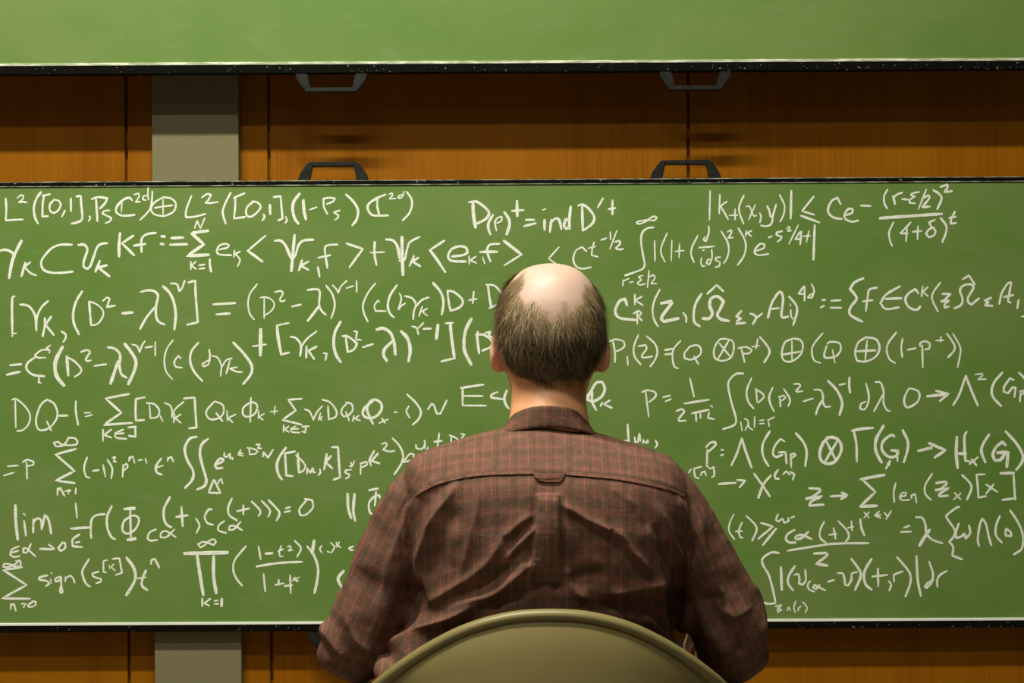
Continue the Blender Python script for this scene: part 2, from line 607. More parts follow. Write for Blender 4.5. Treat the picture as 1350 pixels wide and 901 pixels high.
# ------------------------------------------------------------------ the formulas
STROKES = """
#
@0,236
2.6 45,155 50,240 45,330 110,325 180,322
2 137,152 165,130 185,133 180,160 148,188 180,183 213,188
3 325,105 290,155 268,225 275,300 300,355
2.8 395,122 335,135; 348,138 338,200 335,300 380,295
2.6 425,170 395,205 395,250 425,270 460,250 480,210 465,175 425,165
2.2 515,250 490,300
2.8 560,155 562,255
3 605,140 640,135 642,200 650,315 610,345 565,355
2 705,295 715,310 700,335
3 760,165 765,250 770,335; 727,160 780,145 850,155 830,195 790,235
2.5 865,250 825,255 810,275 840,290 880,310 870,335 835,350
3 1045,170 1020,150 970,170 925,220 920,265 960,290 1010,292 1065,285; 1.8 965,180 960,265
2 1062,125 1095,115 1100,140 1072,185 1110,180
2 1165,130 1135,140 1130,165 1155,170; 1172,70 1170,130 1175,165
2.4 1205,100 1200,180 1180,250 1110,325
2.4 1290,145 1220,190 1195,240 1220,280 1290,295 1350,275 1380,250 1391,213 1383,180 1350,155 1290,145; 1225,230 1300,218 1365,210; 1.8 1290,150 1290,285
@225,236
2.6 165,135 125,240 120,295 135,305 200,298 275,278
2.4 247,148 290,120 320,128 300,165 275,190 320,192 375,183
2.8 475,110 430,200 412,270 435,355
2.7 585,115 500,150; 510,150 510,230 500,315 590,302
2.7 655,180 605,225 598,280 630,302 680,270 712,225 690,190 645,178
2.6 735,280 742,305 725,330
3.4 785,205 788,280
2.8 815,145 870,138 875,200 885,315 850,330
2.6 910,300 920,330 905,350
4 1020,118 975,180 965,240 980,310 1010,355
4 1050,170 1055,250 1070,320
2.4 1100,245 1155,225
2.4 1210,160 1212,220 1240,280; 2.6 1205,160 1250,150 1300,155 1285,180 1235,200
2.2 1340,250 1290,265 1325,290 1320,310 1300,325
@450,236
3.3 38,125 95,180 132,250 122,320 88,368
3 350,125 290,150 220,195 210,240 240,285 300,292 370,290; 2.6 285,150 285,220 300,285
1.8 377,125 400,112 405,130 380,160 428,155
1.8 480,125 455,135 450,150 470,152 490,130 495,98
2.7 515,102 550,150 560,200 540,270 485,330
#
@0,236
3 0,568 45,562 90,580 112,605; 4 170,490 125,580 95,660 72,785
3.4 200,665 170,770; 2.6 240,660 190,700; 195,700 240,745 285,765
3 570,522 480,522 410,550 345,620 325,670 345,720 400,742 480,745 575,735
3.2 620,525 665,522 692,560 670,630 660,690 690,715 715,690 740,620 770,540 805,515 850,510
3.4 790,650 755,735; 845,685 770,705; 780,705 865,772
#
@0,236
3.8 950,430 942,520 942,615; 3.4 1055,450 965,510 1060,605
3 1235,428 1160,440 1120,480 1120,580; 1060,530 1150,515
4.2 1278,455 1302,458; 1272,515 1292,518
@225,236
3.5 5,470 100,465; -5,522 130,518
1.8 190,390 210,330 235,395 270,310
4.2 295,412 230,420 165,430 262,520 130,612 300,602
2.1 160,655 160,715; 200,655 165,685 200,715
2.4 225,685 270,678; 225,712 270,708
3 310,635 310,680 320,735
2.5 385,560 450,545 462,525 430,515 385,530 365,575 390,600 480,605
2 505,565 500,620; 550,575 510,595 540,625 548,650 530,692
2.6 750,450 610,570; 3.6 610,570 725,655
3.6 825,490 870,490 910,530 935,590 960,640; 3 960,640 990,600 1010,530 1050,490 1130,482; 4 980,445 970,560 955,730
3.2 1040,645 1015,725; 1090,655 1030,690 1090,720
3 1165,700 1178,775
2.7 1320,520 1250,525 1220,550 1230,640 1240,705; 1168,625 1262,605
@450,236
3 40,512 170,555 65,700
3.3 265,500 262,590 278,680; 2.2 232,585 340,580
3.6 355,480 410,490 445,540 460,630; 4.4 480,460 482,600 488,760; 2.8 620,460 545,500 520,560 500,640 460,650
3 575,610 540,690; 610,625 560,655 625,692
3 815,490 700,565; 3.6 700,565 750,630 822,738
3.2 875,615 960,605 1000,585 985,545 930,535 870,560 845,615 875,650 985,655
2 1010,610 1012,675; 1065,615 1020,645 1070,668
2 1118,620 1135,672
2.8 1250,515 1180,520 1155,555 1160,600 1180,655; 3.8 1100,580 1235,578
4 1285,490 1425,600; 2.5 1425,600 1290,685
#
@450,236
4.4 1042,190 1045,280 1062,385; 3.4 1010,185 1040,183 1080,185 1150,240 1168,280 1140,320 1075,355
3.5 1200,285 1165,350 1165,400 1180,440
2.2 1215,340 1220,380 1228,410; 1212,345 1235,310 1270,300 1265,335 1230,350
4 1290,265 1325,320 1330,370 1308,440
@675,236
4 40,175 42,295; 3 0,255 92,248
3 110,325 175,325; 95,375 188,352
2 245,247 268,238; 3.5 258,325 258,405
3.4 312,325 300,420; 305,350 345,315 375,330 390,395
3.4 460,330 425,320 412,370 430,400 455,370; 4 465,220 455,320 455,395
3.5 555,215 560,405; 3.3 525,212 560,205 610,240 650,300 640,350 600,385 560,410
3 720,155 680,225
3.4 795,170 795,280; 3 765,240 818,232
#
@675,236
2 372,540 290,632 385,700
2.3 590,575 555,540 505,570 485,640 510,695 560,712 625,700
2 650,500 635,560 630,605 680,618; 605,550 660,535
2.2 705,485 748,470
2 778,420 780,480
2 830,410 775,555
2.6 815,500 850,490 855,515 820,550 850,560 880,555
2.2 1070,325 1010,335 985,345 1000,358 1045,345 1075,325 1120,298 1145,305 1130,328 1085,330
2.6 1120,385 1070,392 1030,430 1022,500 1040,620 1050,680 1030,715 970,740; 3.2 970,740 895,765
1.9 880,800 878,845; 880,810 925,790
1.9 930,820 958,815
1.9 1035,765 1000,775 1025,800 990,825 1015,840 1055,830
1.9 1085,725 1072,860
1.9 1090,775 1120,760 1130,785 1100,830 1145,830
2 1128,490 1132,650
2 1228,430 1185,530 1180,590 1210,658
2 1265,485 1260,650
2 1325,515 1322,625; 1290,575 1360,568
@900,236
2.3 120,450 75,540 68,600 90,660
2.5 205,375 208,420 185,495 165,485 175,460
2.6 130,545 248,535
2 150,625 145,660 155,690 175,690; 160,568 170,565
2.2 230,560 232,630 210,680 190,670 200,640 220,640
2.2 300,620 260,625 265,645 295,660 290,690 260,700
2.2 305,415 355,500 365,570 350,630 325,670
2.2 355,420 385,405 385,430 360,470 398,465
2.4 440,390 490,480 500,550 480,620 435,682
2 505,410 498,455; 548,410 510,430 545,455
2.5 580,570 640,550 650,520 615,515 575,555 570,590 605,605 680,595
2.5 680,465 705,455
2.5 788,415 745,425 745,445 785,460 775,480 750,498
1.8 822,395 842,378 848,390 830,415 860,410
2 915,365 842,515
2.5 930,420 890,480 940,475; 940,415 930,520
2 1000,410 980,500; 955,455 1010,450
3.2 1045,365 1035,640
#
@900,236
2.2 218,95 212,325
2.4 295,125 290,275; 350,180 300,215 360,320
2.2 415,240 415,325; 370,290 432,288
2.4 485,130 450,210 450,270 482,355
2 505,220 530,220 560,290 585,290; 575,205 525,320
2.2 610,270 620,300 612,345
2.6 668,215 685,250 695,300 715,300; 740,205 715,290 705,350 670,375 620,370
2.2 768,128 805,210 800,280 772,340
3.2 860,95 855,315
2.6 1038,140 945,255 1040,285; 3 935,292 1080,345
2.8 1250,200 1225,150 1180,175 1150,240 1165,285 1205,310 1258,318
2.8 1285,290 1340,270 1345,240 1310,240 1280,285 1290,320 1340,340 1390,330
@1125,236
2.8 60,212 138,215
2.6 272,85 245,135 245,190 268,235
3 315,135 330,200; 320,150 345,125 385,110
2.8 385,160 432,165
2.4 520,105 470,115 455,130 490,140 450,165 445,190 490,195
2.2 578,85 515,240
3 560,150 595,130 600,155 545,225 605,220
3 632,90 680,120 698,160 665,240
3 690,65 745,45 745,70 720,105 780,98
4 212,312 450,295 700,278
2.4 318,345 285,420 288,480 308,532
2.4 455,345 370,435 430,430; 425,380 418,495
2.4 512,375 508,480; 470,420 540,412
2.6 645,325 600,345 615,375 650,410 640,445 600,465 575,435 600,400 640,385
3 690,310 735,370 732,430 705,500
2.6 805,258 775,320 770,355 815,350; 758,310 812,300
#
@0,362
3 115,175 97,190 95,300 98,490; 2 98,468 130,468
3.2 160,240 210,245 250,275 280,340 288,445; 3 380,212 330,260 295,330 285,420
3 355,345 355,400 338,490; 405,335 360,400 425,480
2.6 485,452 518,475 518,510 500,535
3.3 650,135 605,210 580,300 585,390 625,475
3 705,215 712,300 720,400; 2.3 705,215 760,235 810,280 815,330 775,390 720,405
2.5 815,210 845,185 868,195 845,260 870,255 910,248
4 970,310 1048,302
3.4 1115,140 1160,128 1215,132 1250,170 1235,250 1235,330 1255,375 1300,398; 3 1235,250 1160,340 1108,432
3.6 1290,95 1340,145 1375,220 1390,320 1380,435
@225,362
2.5 0,72 50,80 68,135 90,110 112,50
3 140,65 195,50 197,150 215,380 130,400
3.3 338,238 510,228; 362,318 468,310
2.2 685,78 630,150 612,230 625,310 660,358
2 710,185 740,180 790,195 820,235 800,285 740,330; 740,190 740,350
2.3 825,140 870,132 890,150 865,200 880,215 905,205
3 960,255 1030,240
2.7 1082,125 1150,118 1180,140 1175,240 1195,290 1228,320; 3.8 1175,250 1130,310 1085,368
2.5 1230,90 1280,160 1298,250 1270,350
2 1280,85 1312,120 1325,148 1345,100 1395,48
@450,362
2 40,110 95,92
2 120,50 122,140
2.4 270,70 210,150 172,240 180,310 210,375
2.2 300,220 290,205 262,250 270,290 350,292
3 440,85 385,170 368,250 385,310 415,340
2.2 460,150 475,190 460,250 450,280 475,250 505,230
2.6 505,172 560,190 590,240 575,290 568,355; 692,182 635,205 595,250
2.1 640,255 615,330; 680,270 640,295 680,328
3.5 725,68 785,140 808,220 795,320
3 840,130 850,220 865,290; 840,130 890,140 950,190 960,230 930,265 865,290
2.4 1048,135 1040,228; 1010,205 1070,195
3 1160,85 1170,170 1185,255; 2.6 1145,82 1210,90 1265,145 1280,180 1240,235 1170,268
#
@0,362
3.3 80,720 168,712; 55,795 155,772
1.9 398,562 365,585 392,600 390,625; 2.2 390,600 330,600 275,640 300,660 360,660; 3 280,655 220,700 210,750 260,795 350,808; 2 310,815 305,855 325,860
5 495,575 450,660 435,730 450,810 505,880
4 528,650 540,800; 2.5 530,655 590,690 640,745 635,780 590,812
2.5 640,615 690,600 715,615 680,670 690,690 720,680
2.5 745,725 840,712
3.5 855,578 910,590 950,640 945,720 960,790 1000,818; 4.4 935,690 900,790 875,865
4.2 985,550 1040,620 1075,690 1060,770 1015,870
2.2 1045,555 1085,570 1105,620 1125,560 1148,528
2.5 1150,580 1205,572
2 1228,535 1228,645
2 1370,520 1320,590 1300,680 1315,770 1365,832
@225,362
2.3 80,665 60,645 30,690 40,730 90,740
3 220,540 165,610 155,690 185,770 250,845
2.4 305,595 310,650 300,710 260,730 250,710 300,680
2 325,645 370,660 400,720 395,805; 485,665 440,680 400,740
2.2 470,680 440,785; 525,735 465,745 520,770 565,775
3.5 495,540 580,630 640,720 635,790 575,868
5 712,435 710,640; 2.5 650,570 755,555
2.4 935,385 840,405; 4 842,405 850,500 875,635; 3 875,635 935,620
3 950,495 990,505 1030,560 1025,645; 2.5 1155,450 1080,510 1035,570
3 1075,570 1072,660; 1155,572 1090,605 1135,670
2.5 1210,625 1235,625 1225,680
4 1345,375 1300,460 1290,560 1310,640 1345,695
@450,362
3 35,495 50,615; 10,490 45,490 85,515 125,550 100,595 55,615
2.4 100,450 125,455 115,515 155,520
3 170,578 250,552
4.2 280,438 330,428 385,460 415,530 428,635; 405,530 345,590 335,640 360,685
4.4 472,450 525,510 545,600 532,690
2.6 560,412 595,425 610,475; 650,385 610,425
2.8 650,432 710,430
4.5 765,400 752,510
3 825,388 880,385; 4 862,385 870,480 895,665; 2.6 895,665 790,690
4.3 1030,352 985,440 970,540 980,620 1028,715
3.5 1080,455 1075,500 1090,625; 3 1065,480 1130,480 1190,530 1180,575 1115,605
3 1140,465 1180,455 1165,490 1215,505
#
@775,362
3.8 310,245 295,195 250,215 218,290 250,345 375,362
2.3 372,160 372,240; 430,175 375,205 435,245
2.3 390,295 392,395; 362,310 400,290 425,310 400,335; 395,335 428,365
2.6 570,120 530,200 512,280 525,360 555,412
4.4 580,230 660,215 655,240 585,340 600,375 715,350
3 755,305 778,340 778,378
3.4 900,155 855,230 838,310 845,380 885,412
3 945,155 1020,85 1072,135
4.2 910,350 960,350 985,310 965,250 975,195 1025,175 1075,215 1050,270 1025,320 1050,355 1115,370
3.2 1215,290 1175,335 1215,350 1180,370; 1175,390 1245,385
@975,362
2.8 85,310 120,325 130,350 105,395; 180,310 130,350
3.2 225,345 255,230 310,145 335,145 345,200 332,320 345,345 385,335; 3 245,275 310,268
2 405,280 408,330 425,355; 400,235 405,250
3 390,175 445,240 455,300 425,400
2.5 510,95 465,155 515,155; 515,95 515,210
2.2 570,75 590,130 575,185 540,185 555,165 590,150
3.4 655,203 675,203; 645,262 668,250
2.8 725,210 800,205; 720,265 805,265
3.6 980,32 910,65 875,115 915,165 925,200 875,270 880,325 970,375
2.8 1088,105 1030,120 1015,170 1000,290; 975,215 1052,205
3 1270,95 1160,160 1115,230 1160,275 1260,262; 3.5 1155,195 1280,190
@1125,362
3.2 515,150 490,118 440,150 412,200 440,260 500,282 530,255
2.4 550,95 540,175; 590,100 550,140 590,172
2.4 690,65 635,140 625,200 670,295
3 705,155 770,155 720,205 690,215 760,210 725,235 725,265 755,255
2.8 865,40 915,10 962,82
3 800,270 850,245 865,200 845,130 870,90 930,80 950,110 910,180 910,220 935,240 995,190
3.2 1090,185 1040,210 1070,220 1040,245 1100,250
2.8 1155,235 1175,150 1220,75 1250,65 1235,150 1225,210 1245,225; 1190,180 1265,165
2.6 1308,200 1298,270
2 1330,335 1370,330
#
@775,362
2.3 200,535 215,620 215,695; 175,530 220,515 280,530 290,565 270,590 215,615
2 312,650 318,720
2.4 400,480 365,570 370,650 420,715
2.3 400,570 455,560 465,590 430,640 440,660 510,650
2.4 465,490 530,550 550,610 535,670 495,730
2.6 608,600 668,590; 610,635 668,628
2.2 735,525 680,590 670,660 685,730 715,745
2.4 800,575 860,560 895,590 885,640 820,675 765,665 765,625 800,580; 840,650 875,712
2.4 1095,510 1040,520 1000,590 1005,660 1060,685 1130,660 1155,590 1145,530 1095,512; 1040,545 1125,650; 1115,525 1030,670
2.4 1215,590 1240,695; 1190,585 1250,575 1300,600 1275,625 1225,630
2 1345,510 1330,590; 1300,575 1355,565
@975,362
2.8 160,495 215,560 238,620 195,698
2.6 420,510 360,540 335,620 350,680 410,690 480,640 502,570 480,520 420,508; 2 415,530 415,680; 2.8 345,635 480,612
2.2 660,465 590,550 572,610 590,680 640,702
2.6 690,565 670,640 690,662 760,650 800,600 790,545 720,535 695,550; 2 735,595 755,700
2.7 1000,500 940,540 915,620 930,685 1000,690 1080,650 1108,580 1080,515 1000,498; 2.3 1010,520 995,680; 3 925,610 1075,602
2.6 1240,460 1180,540 1165,600 1185,670 1230,702
@1125,362
2.5 390,510 380,580 388,655
2.5 430,598 495,585
2.8 545,560 550,735; 2.4 530,570 530,545 570,530 605,550 600,590 565,595
2 695,490 690,535; 655,525 715,522
2.6 740,470 795,550 800,600 750,658
2.2 788,470 840,560 848,620 825,738
#
@0,500
2.3 95,165 130,160 200,220 238,290 225,360 180,405 135,412; 120,155 125,385
2.5 370,165 320,210 285,320 300,395 350,405 410,370 455,290 430,200 370,162; 370,335 405,408
2.8 455,292 535,290
2.6 600,175 600,260 618,365
2 668,268 715,268; 675,298 730,285
3.1 1020,120 835,155 960,268 820,365 1045,348
2.4 815,400 815,490; 880,400 825,445 880,465
2.4 975,400 910,430 920,465 1000,475; 910,435 980,430
2.8 1015,385 1075,378; 1070,380 1072,460 1020,450
2.8 1145,145 1075,160 1072,250 1075,330 1140,325
2.3 1160,190 1220,200 1260,250 1245,300 1190,312; 1182,205 1190,310
2 1265,290 1288,335
2.2 1300,190 1345,210 1360,250 1360,305; 1455,180 1390,235 1360,290
@225,500
2.2 30,275 25,345; 80,280 35,310 80,348
2.8 105,155 190,148 195,250 205,385 145,392
2.4 345,180 285,250 290,300 330,322 390,305 420,260 410,205 350,178; 360,270 410,335
2 445,250 450,330; 515,280 455,310 490,345
2.5 630,185 575,230 575,285 620,300 670,270 685,210 650,185 625,190; 635,150 630,340
2 695,250 695,315; 740,275 700,300 730,325
2 825,215 820,280; 790,260 845,255
2.8 1035,158 930,165 990,250 885,325 1035,362
2.2 895,365 892,420; 935,375 900,400 935,420
2.2 990,375 950,395 960,420 1020,425; 955,398 1010,395
2.2 1040,378 1095,375; 1070,378 1065,425 1040,415
2.3 1060,240 1100,260 1130,325; 1200,215 1160,260 1130,320
2 1185,270 1170,325; 1200,300 1180,310 1195,328
2.3 1245,215 1250,320; 1200,165 1260,185 1310,250 1305,300 1250,322
@450,500
2.4 35,185 80,200 90,245 60,285 20,298 0,270 10,230 40,200; 35,260 62,328
2 100,290 90,335; 140,290 105,315 150,330
3.4 250,175 185,230 170,280 210,310 270,300 315,250 315,195 270,165 225,185 205,250 250,355
2.2 320,310 345,350; 370,320 300,350
2.5 420,265 440,262
2.2 535,215 515,255 540,308
2.8 520,122 590,190 630,260 610,320 565,362
2.6 685,240 715,195 735,215 755,270 785,275 835,170
#
3 1125,45 945,72; 960,72 960,210; 2.5 960,210 1145,212; 960,135 1118,135
3 1235,105 1190,125 1185,148 1285,162
3.2 1310,90 1290,150 1300,200 1325,235
#
@750,500
3.6 145,165 180,90 220,30 265,25 285,80 260,140 200,175 150,165 140,140 185,100 185,180 215,245
2.6 265,185 250,215; 325,170 275,200 340,230
#
@0,500
2.2 60,692 143,685; 30,765 108,742
2.4 210,660 215,790; 180,660 215,640 265,655 265,680 215,692
2.4 440,530 425,505 460,500 490,520 540,525 600,520 612,495 590,470 540,465 525,500 490,530 440,535
3.2 600,555 440,598 590,730 440,805 590,825
2.5 690,620 665,700 680,770 710,782
2.5 735,728 782,722
2.2 815,680 835,775
2.6 850,640 888,710 880,788
2.2 890,625 912,615 900,655 920,655
2.4 975,680 970,775; 970,695 1000,670 1010,695 980,725
2 1025,615 1020,650; 1025,635 1050,610 1065,665
2 1095,645 1125,640; 1150,630 1160,668
3 1275,630 1235,690 1240,740 1280,758; 2 1245,700 1290,685
2 1330,620 1325,650; 1330,635 1355,615 1372,655
@0,630
2.4 455,85 455,140; 455,110 475,80 510,145
2.2 515,108 560,105; 545,95 540,130; 600,85 597,130
@225,500
3.5 205,458 150,475 112,550 130,640 178,730 170,800 115,862
3.5 295,475 245,520 232,600 255,700 282,800 265,850 210,875
2.8 340,800 300,900 395,905 345,800
1.9 380,800 378,830; 380,810 400,790 412,830
3.2 355,680 410,655 415,635 385,635 352,680 365,710 410,705
2.4 425,585 425,610 445,620 468,590 470,630; 3.5 485,625 490,635
2 555,560 535,600 575,610; 535,585 570,590
2 620,545 625,595; 605,545 660,555 690,575 670,592 625,598
2 675,520 705,518 690,550 718,550
2.4 735,580 730,615; 735,580 770,625 810,560
3.6 912,545 860,620 840,690 855,760 880,795
3 985,575 905,590 910,680 915,765 965,770
3.6 1005,590 1015,740; 2.5 990,605 1040,650 1065,690 1050,725 1020,742
2.4 1080,705 1078,750; 1085,715 1105,745 1125,705 1130,740 1145,740
2.5 1180,715 1185,740 1170,762
3.4 1235,595 1215,715; 3 1270,610 1225,660 1280,710
3 1275,540 1325,540 1330,640 1340,780 1290,798
@450,500
2.2 80,718 30,725 35,745 65,755 60,775 35,790
2 75,660 85,690; 65,690 85,690 105,648
2.2 155,680 152,755; 150,670 200,655 205,680 165,700
3 260,570 225,640 235,685; 290,590 240,650 300,668
2.4 320,515 350,505 360,525 330,560 380,575 420,570
2.6 405,470 460,530 488,600 475,670 420,755
2.4 490,660 560,640 575,600 540,595 490,660
2.4 590,520 595,550 635,555 660,520 658,485; 660,510 662,550; 685,540 680,565
2.5 775,430 760,540; 735,498 795,490
2.2 868,455 870,510; 855,445 910,470 935,500
2 945,435 975,440 950,470 985,475
#
@750,500
3 465,360 475,520; 2.2 470,490 430,490 425,515
2.6 520,460 525,500 545,500 560,430 565,490
2 590,480 585,510; 590,485 610,510 625,480 625,510
2.6 685,490 700,515 685,545
#
@750,500
2.3 608,105 632,300; 580,105 620,90 680,105 685,140 635,185
2.3 745,145 800,132; 765,178 808,160
2.4 958,-5 990,140
3 915,195 1105,165
2.6 850,255 895,240 915,260 870,315 875,335 925,330
3 975,272 1105,245; 2.4 1005,265 1008,335; 2.2 1040,265 1042,310
2.3 1110,265 1100,310 1150,318; 1120,212 1135,220
@925,500
2.7 330,-43 270,-38 220,12 212,72 240,200 270,300 270,350 240,375 170,398
2.5 395,-5 360,80 358,140 375,190 412,235
2.3 430,80 440,185; 425,80 480,115 492,145 450,188
2.8 562,70 535,140 545,200 572,255
2.2 618,145 625,220; 610,145 650,130 665,150 630,175
2.5 650,80 690,140 700,180 685,215
2.3 730,40 770,40 780,60 750,90 755,102 800,98
2.5 805,178 880,155
2.6 890,85 940,90 960,130 960,180 980,220 1020,218; 3 960,165 925,220 905,280
3.6 1000,15 1070,90 1105,160 1112,210 1092,285
2.5 1090,48 1135,38
3.2 1170,-12 1168,50 1175,108
2.5 1300,35 1322,120 1318,190 1290,240 1255,238 1260,200 1300,180
2 310,340 320,410
2 340,315 365,330 375,380 405,405; 370,360 345,405
2 420,300 418,382; 460,330 495,325; 460,355 495,352
2 525,320 535,375; 530,325 575,302
@1125,480
2.6 175,145 215,150 240,220 240,310 265,365 290,375; 235,245 200,310 165,375
#
@1125,480
2.8 440,195 405,270 410,330 440,345 500,310 525,260 510,215 450,195
4 585,258 720,245; 3 655,215 755,238 685,295
2.8 790,328 840,240 890,95; 3.4 890,95 930,200 985,330
2.3 965,85 1020,78 1020,95 985,125 1050,122
3.3 1180,70 1120,140 1095,210 1110,270 1170,335
3 1270,130 1240,115 1195,180 1190,220 1225,235 1260,190 1285,190 1275,265
2.4 1325,215 1318,300; 1315,220 1345,210 1350,235 1325,245
3 1310,70 1345,105 1380,160
#
@925,500
2.8 35,540 70,505 105,500 110,525 50,580; 45,560 42,690
3 155,562 170,562; 152,605 170,600
2.8 235,685 280,590 318,470; 3.3 318,470 345,560 395,700
3 540,415 490,500 480,570 495,630 530,690
2.8 655,495 625,475 580,530 565,590 590,618 640,600; 610,582 665,580 672,670
3 705,610 710,700; 2.5 700,600 735,590 745,605 715,625
3.3 745,430 805,500 832,580 820,690
3.9 1010,460 960,510 935,590 950,650 1000,672 1060,650 1105,570 1095,500 1050,465 990,465; 3.5 985,490 1060,640; 1075,490 980,650
4 1190,410 1270,395 1355,388; 3.2 1205,415 1225,520 1228,655
@1125,480
4 240,490 185,590 175,670 200,740 225,780
3.5 325,575 300,565 240,610 225,670 260,725 310,740 350,720 355,690 300,685; 3 345,690 350,770
3.4 290,770 260,830; 2.4 270,790 290,780 285,805
3.5 390,525 430,610 430,680 400,780
4 515,690 620,665; 600,630 730,685 645,742
4.4 820,580 815,700 825,825; 3.6 895,540 880,580 882,690 888,770; 4.4 820,710 890,712
2.7 900,770 925,775; 985,740 920,795; 935,755 975,805
3.6 1075,560 1025,640 1015,700 1045,780
4 1205,645 1180,620 1130,660 1105,720 1120,765 1165,760 1200,715; 4.4 1140,705 1225,700 1215,815
3.8 1205,535 1290,630 1340,720 1335,780 1290,840
#
@750,500
2.4 1050,695 990,710 1000,775 1030,788; 950,740 965,715
2 1050,735 1045,765; 1050,745 1075,730 1085,765
2.4 1100,695 1120,710 1145,695 1150,760 1130,780
@925,500
3.2 135,832 270,822; 2.8 282,800 345,805 300,860
@925,610
3 415,90 480,180 540,270; 3.5 548,105 490,175 450,280
3 605,60 580,100 585,130 612,130; 2.4 645,95 670,70 700,100; 700,75 735,95 720,140
#
@925,610
3.2 850,205 930,210 935,230 880,270 820,290 955,270 870,310 850,345 965,335
3 1020,270 1150,262; 4 1110,240 1150,262 1105,290
@1125,610
4.2 245,100 60,135; 3.5 80,145 175,235 60,345; 4.2 55,350 185,345
2 85,395 125,440; 125,395 85,440; 2.4 205,390 170,420 215,440; 175,420 215,415; 2.2 245,395 270,430; 300,385 260,450
2.4 335,165 320,240 325,315
2.3 365,270 410,265 420,240 385,245 370,285 390,300 445,298
2.3 460,260 462,285; 460,265 490,250 500,320
2.5 625,90 570,180 570,250 615,298
3.2 655,165 725,155 740,170 685,215 645,220 760,205 690,245 680,270 750,265
2 800,240 850,295; 850,245 795,295
3 860,100 920,160 935,210 900,295
2.8 1040,95 975,98 985,190 990,280 1050,268
2.6 1050,175 1140,235; 1110,175 1050,250
4 1165,88 1270,85; 2.8 1268,95 1280,295; 3.2 1180,298 1285,285
#
@925,610
2.2 255,410 220,490 220,550 260,608
2.3 320,475 295,540 305,590 325,598; 270,548 320,545
2.5 355,425 420,490 435,540 400,622
3 470,480 565,508 450,605; 3.4 590,525 485,655
2.4 605,410 590,455 610,470 640,445 655,480 690,465 685,440; 705,440 735,428
3 735,535 680,570 668,610 695,635 745,635
3.2 845,550 790,600 745,610 745,590 790,575 870,608
2.5 970,470 938,540 940,600 985,638
2.5 1045,520 1060,605; 1010,575 1068,565
2.6 1080,465 1150,540 1165,590 1140,630
2.3 1185,465 1190,540; 1155,520 1200,510
2.8 1255,450 1265,520 1288,578
3 680,700 900,665 1050,645 1320,640
3.4 890,722 985,718 990,740 905,805 995,818
#
@1125,610
2.4 400,518 445,502; 375,552 460,548
2.8 495,435 545,440 570,490 580,560 620,610 705,642; 4.4 605,535 560,600 525,660
3 840,355 820,358 750,410 740,440 800,530 800,580 760,630 790,670 785,740 860,768
3.2 835,485 810,560 815,600 850,590 880,565 890,605 925,560 915,500
3 995,660 985,610 1000,500 1020,445 1050,490 1070,580 1092,655
3 1160,425 1130,500 1130,580 1175,635
2.8 1205,530 1205,580 1250,585 1245,555 1210,525
3 1240,380 1300,470 1340,570 1335,680 1270,730
#
@925,690
3 610,238 550,235 485,280 485,330 530,410 560,510 585,630; 2.8 585,635 530,640 480,628
3.6 628,350 635,530
3.2 738,342 690,420 685,480 725,535
2.8 735,410 765,405 775,440 770,480 800,490 825,450 820,370
2.6 860,460 840,490 850,525 890,545
2.6 935,490 905,525 880,510 895,490 920,505 980,535
2.6 1000,465 1048,452
2.8 1075,398 1115,400 1130,440 1135,490 1160,495 1185,450 1190,400 1230,390
3.5 1185,285 1240,360 1260,420 1215,530
1.8 600,665 605,710; 580,660 635,650 610,675 635,690 605,700
1.8 675,695 690,665 700,692
1.8 745,620 730,670 742,712; 765,670 765,695; 765,675 785,660; 800,625 835,670 820,710
2.5 415,540 428,565 422,600
@1125,690
3.6 145,285 95,370 85,430 100,490 145,528
3 195,360 198,500; 150,425 268,412
2.6 280,460 300,490 285,535
2.8 320,410 322,465; 318,415 345,400 390,385
3 345,270 430,370 455,430 445,500 412,582
3.2 500,262 510,450 535,578
2.8 600,305 630,400 620,470 580,515 565,505 590,475 635,450
2.8 665,505 665,450 690,410 740,380
#
@0,630
4 122,220 125,350 140,490
3 190,345 205,460; 2 185,285 200,300
3 265,330 262,435; 2.8 262,355 295,325 325,340 330,410; 335,400 355,295 385,340 405,445
2.5 150,545 95,570 80,610 110,630 155,622; 95,595 145,580
2.5 245,525 215,590 185,595 185,560 215,565 280,625
3 315,565 425,570; 2.5 385,530 430,565 400,572
2.8 495,515 460,560 480,582 515,560 515,520 490,515
2.4 598,205 610,320; 3.4 560,405 720,395; 2.8 630,450 575,490 575,545 650,552; 600,515 630,510
2.8 830,290 760,300 725,335 718,410 722,480
3 885,225 848,310 850,400 880,470 910,488
4.4 985,250 1065,245; 3 1030,255 1035,480; 2.8 1035,305 980,350 970,420 1010,445 1070,410 1100,340 1075,305 1030,305; 4.4 1010,495 1070,485
2.5 1235,410 1185,435 1165,480 1190,500 1245,495
@200,640
2.4 180,350 120,410 70,415 75,380 115,365 190,412
3.3 145,95 100,180 95,250 115,310 155,335
3.2 235,175 245,325; 195,252 285,240
2.6 350,265 378,320 355,378
2.8 475,195 450,195 420,250 440,300 485,315
2.4 575,285 530,320 530,360 590,380
2.4 705,290 650,350 610,355 620,325 660,325 715,358
3 635,105 605,180 615,240 675,280
2.8 725,160 725,232; 675,208 770,185
2.6 790,130 850,190 860,220 845,245
2.6 870,125 930,190 935,220 922,250
3 925,120 1000,200 1010,235 988,280
2.6 1060,185 1095,175; 1050,215 1095,205
2.6 1225,120 1170,190 1175,240 1220,235 1275,180 1270,120 1210,110
#
@0,690
2.2 165,305 150,295 130,320 60,350 25,345 30,325 70,325 125,345 160,335 165,310 125,300
3 175,350 25,372 210,492 15,598 235,600
2.4 85,640 85,685; 85,655 110,640 125,695
1.9 170,640 205,640; 185,668 200,650
2.4 265,620 220,650 230,668 275,655 285,625 255,618
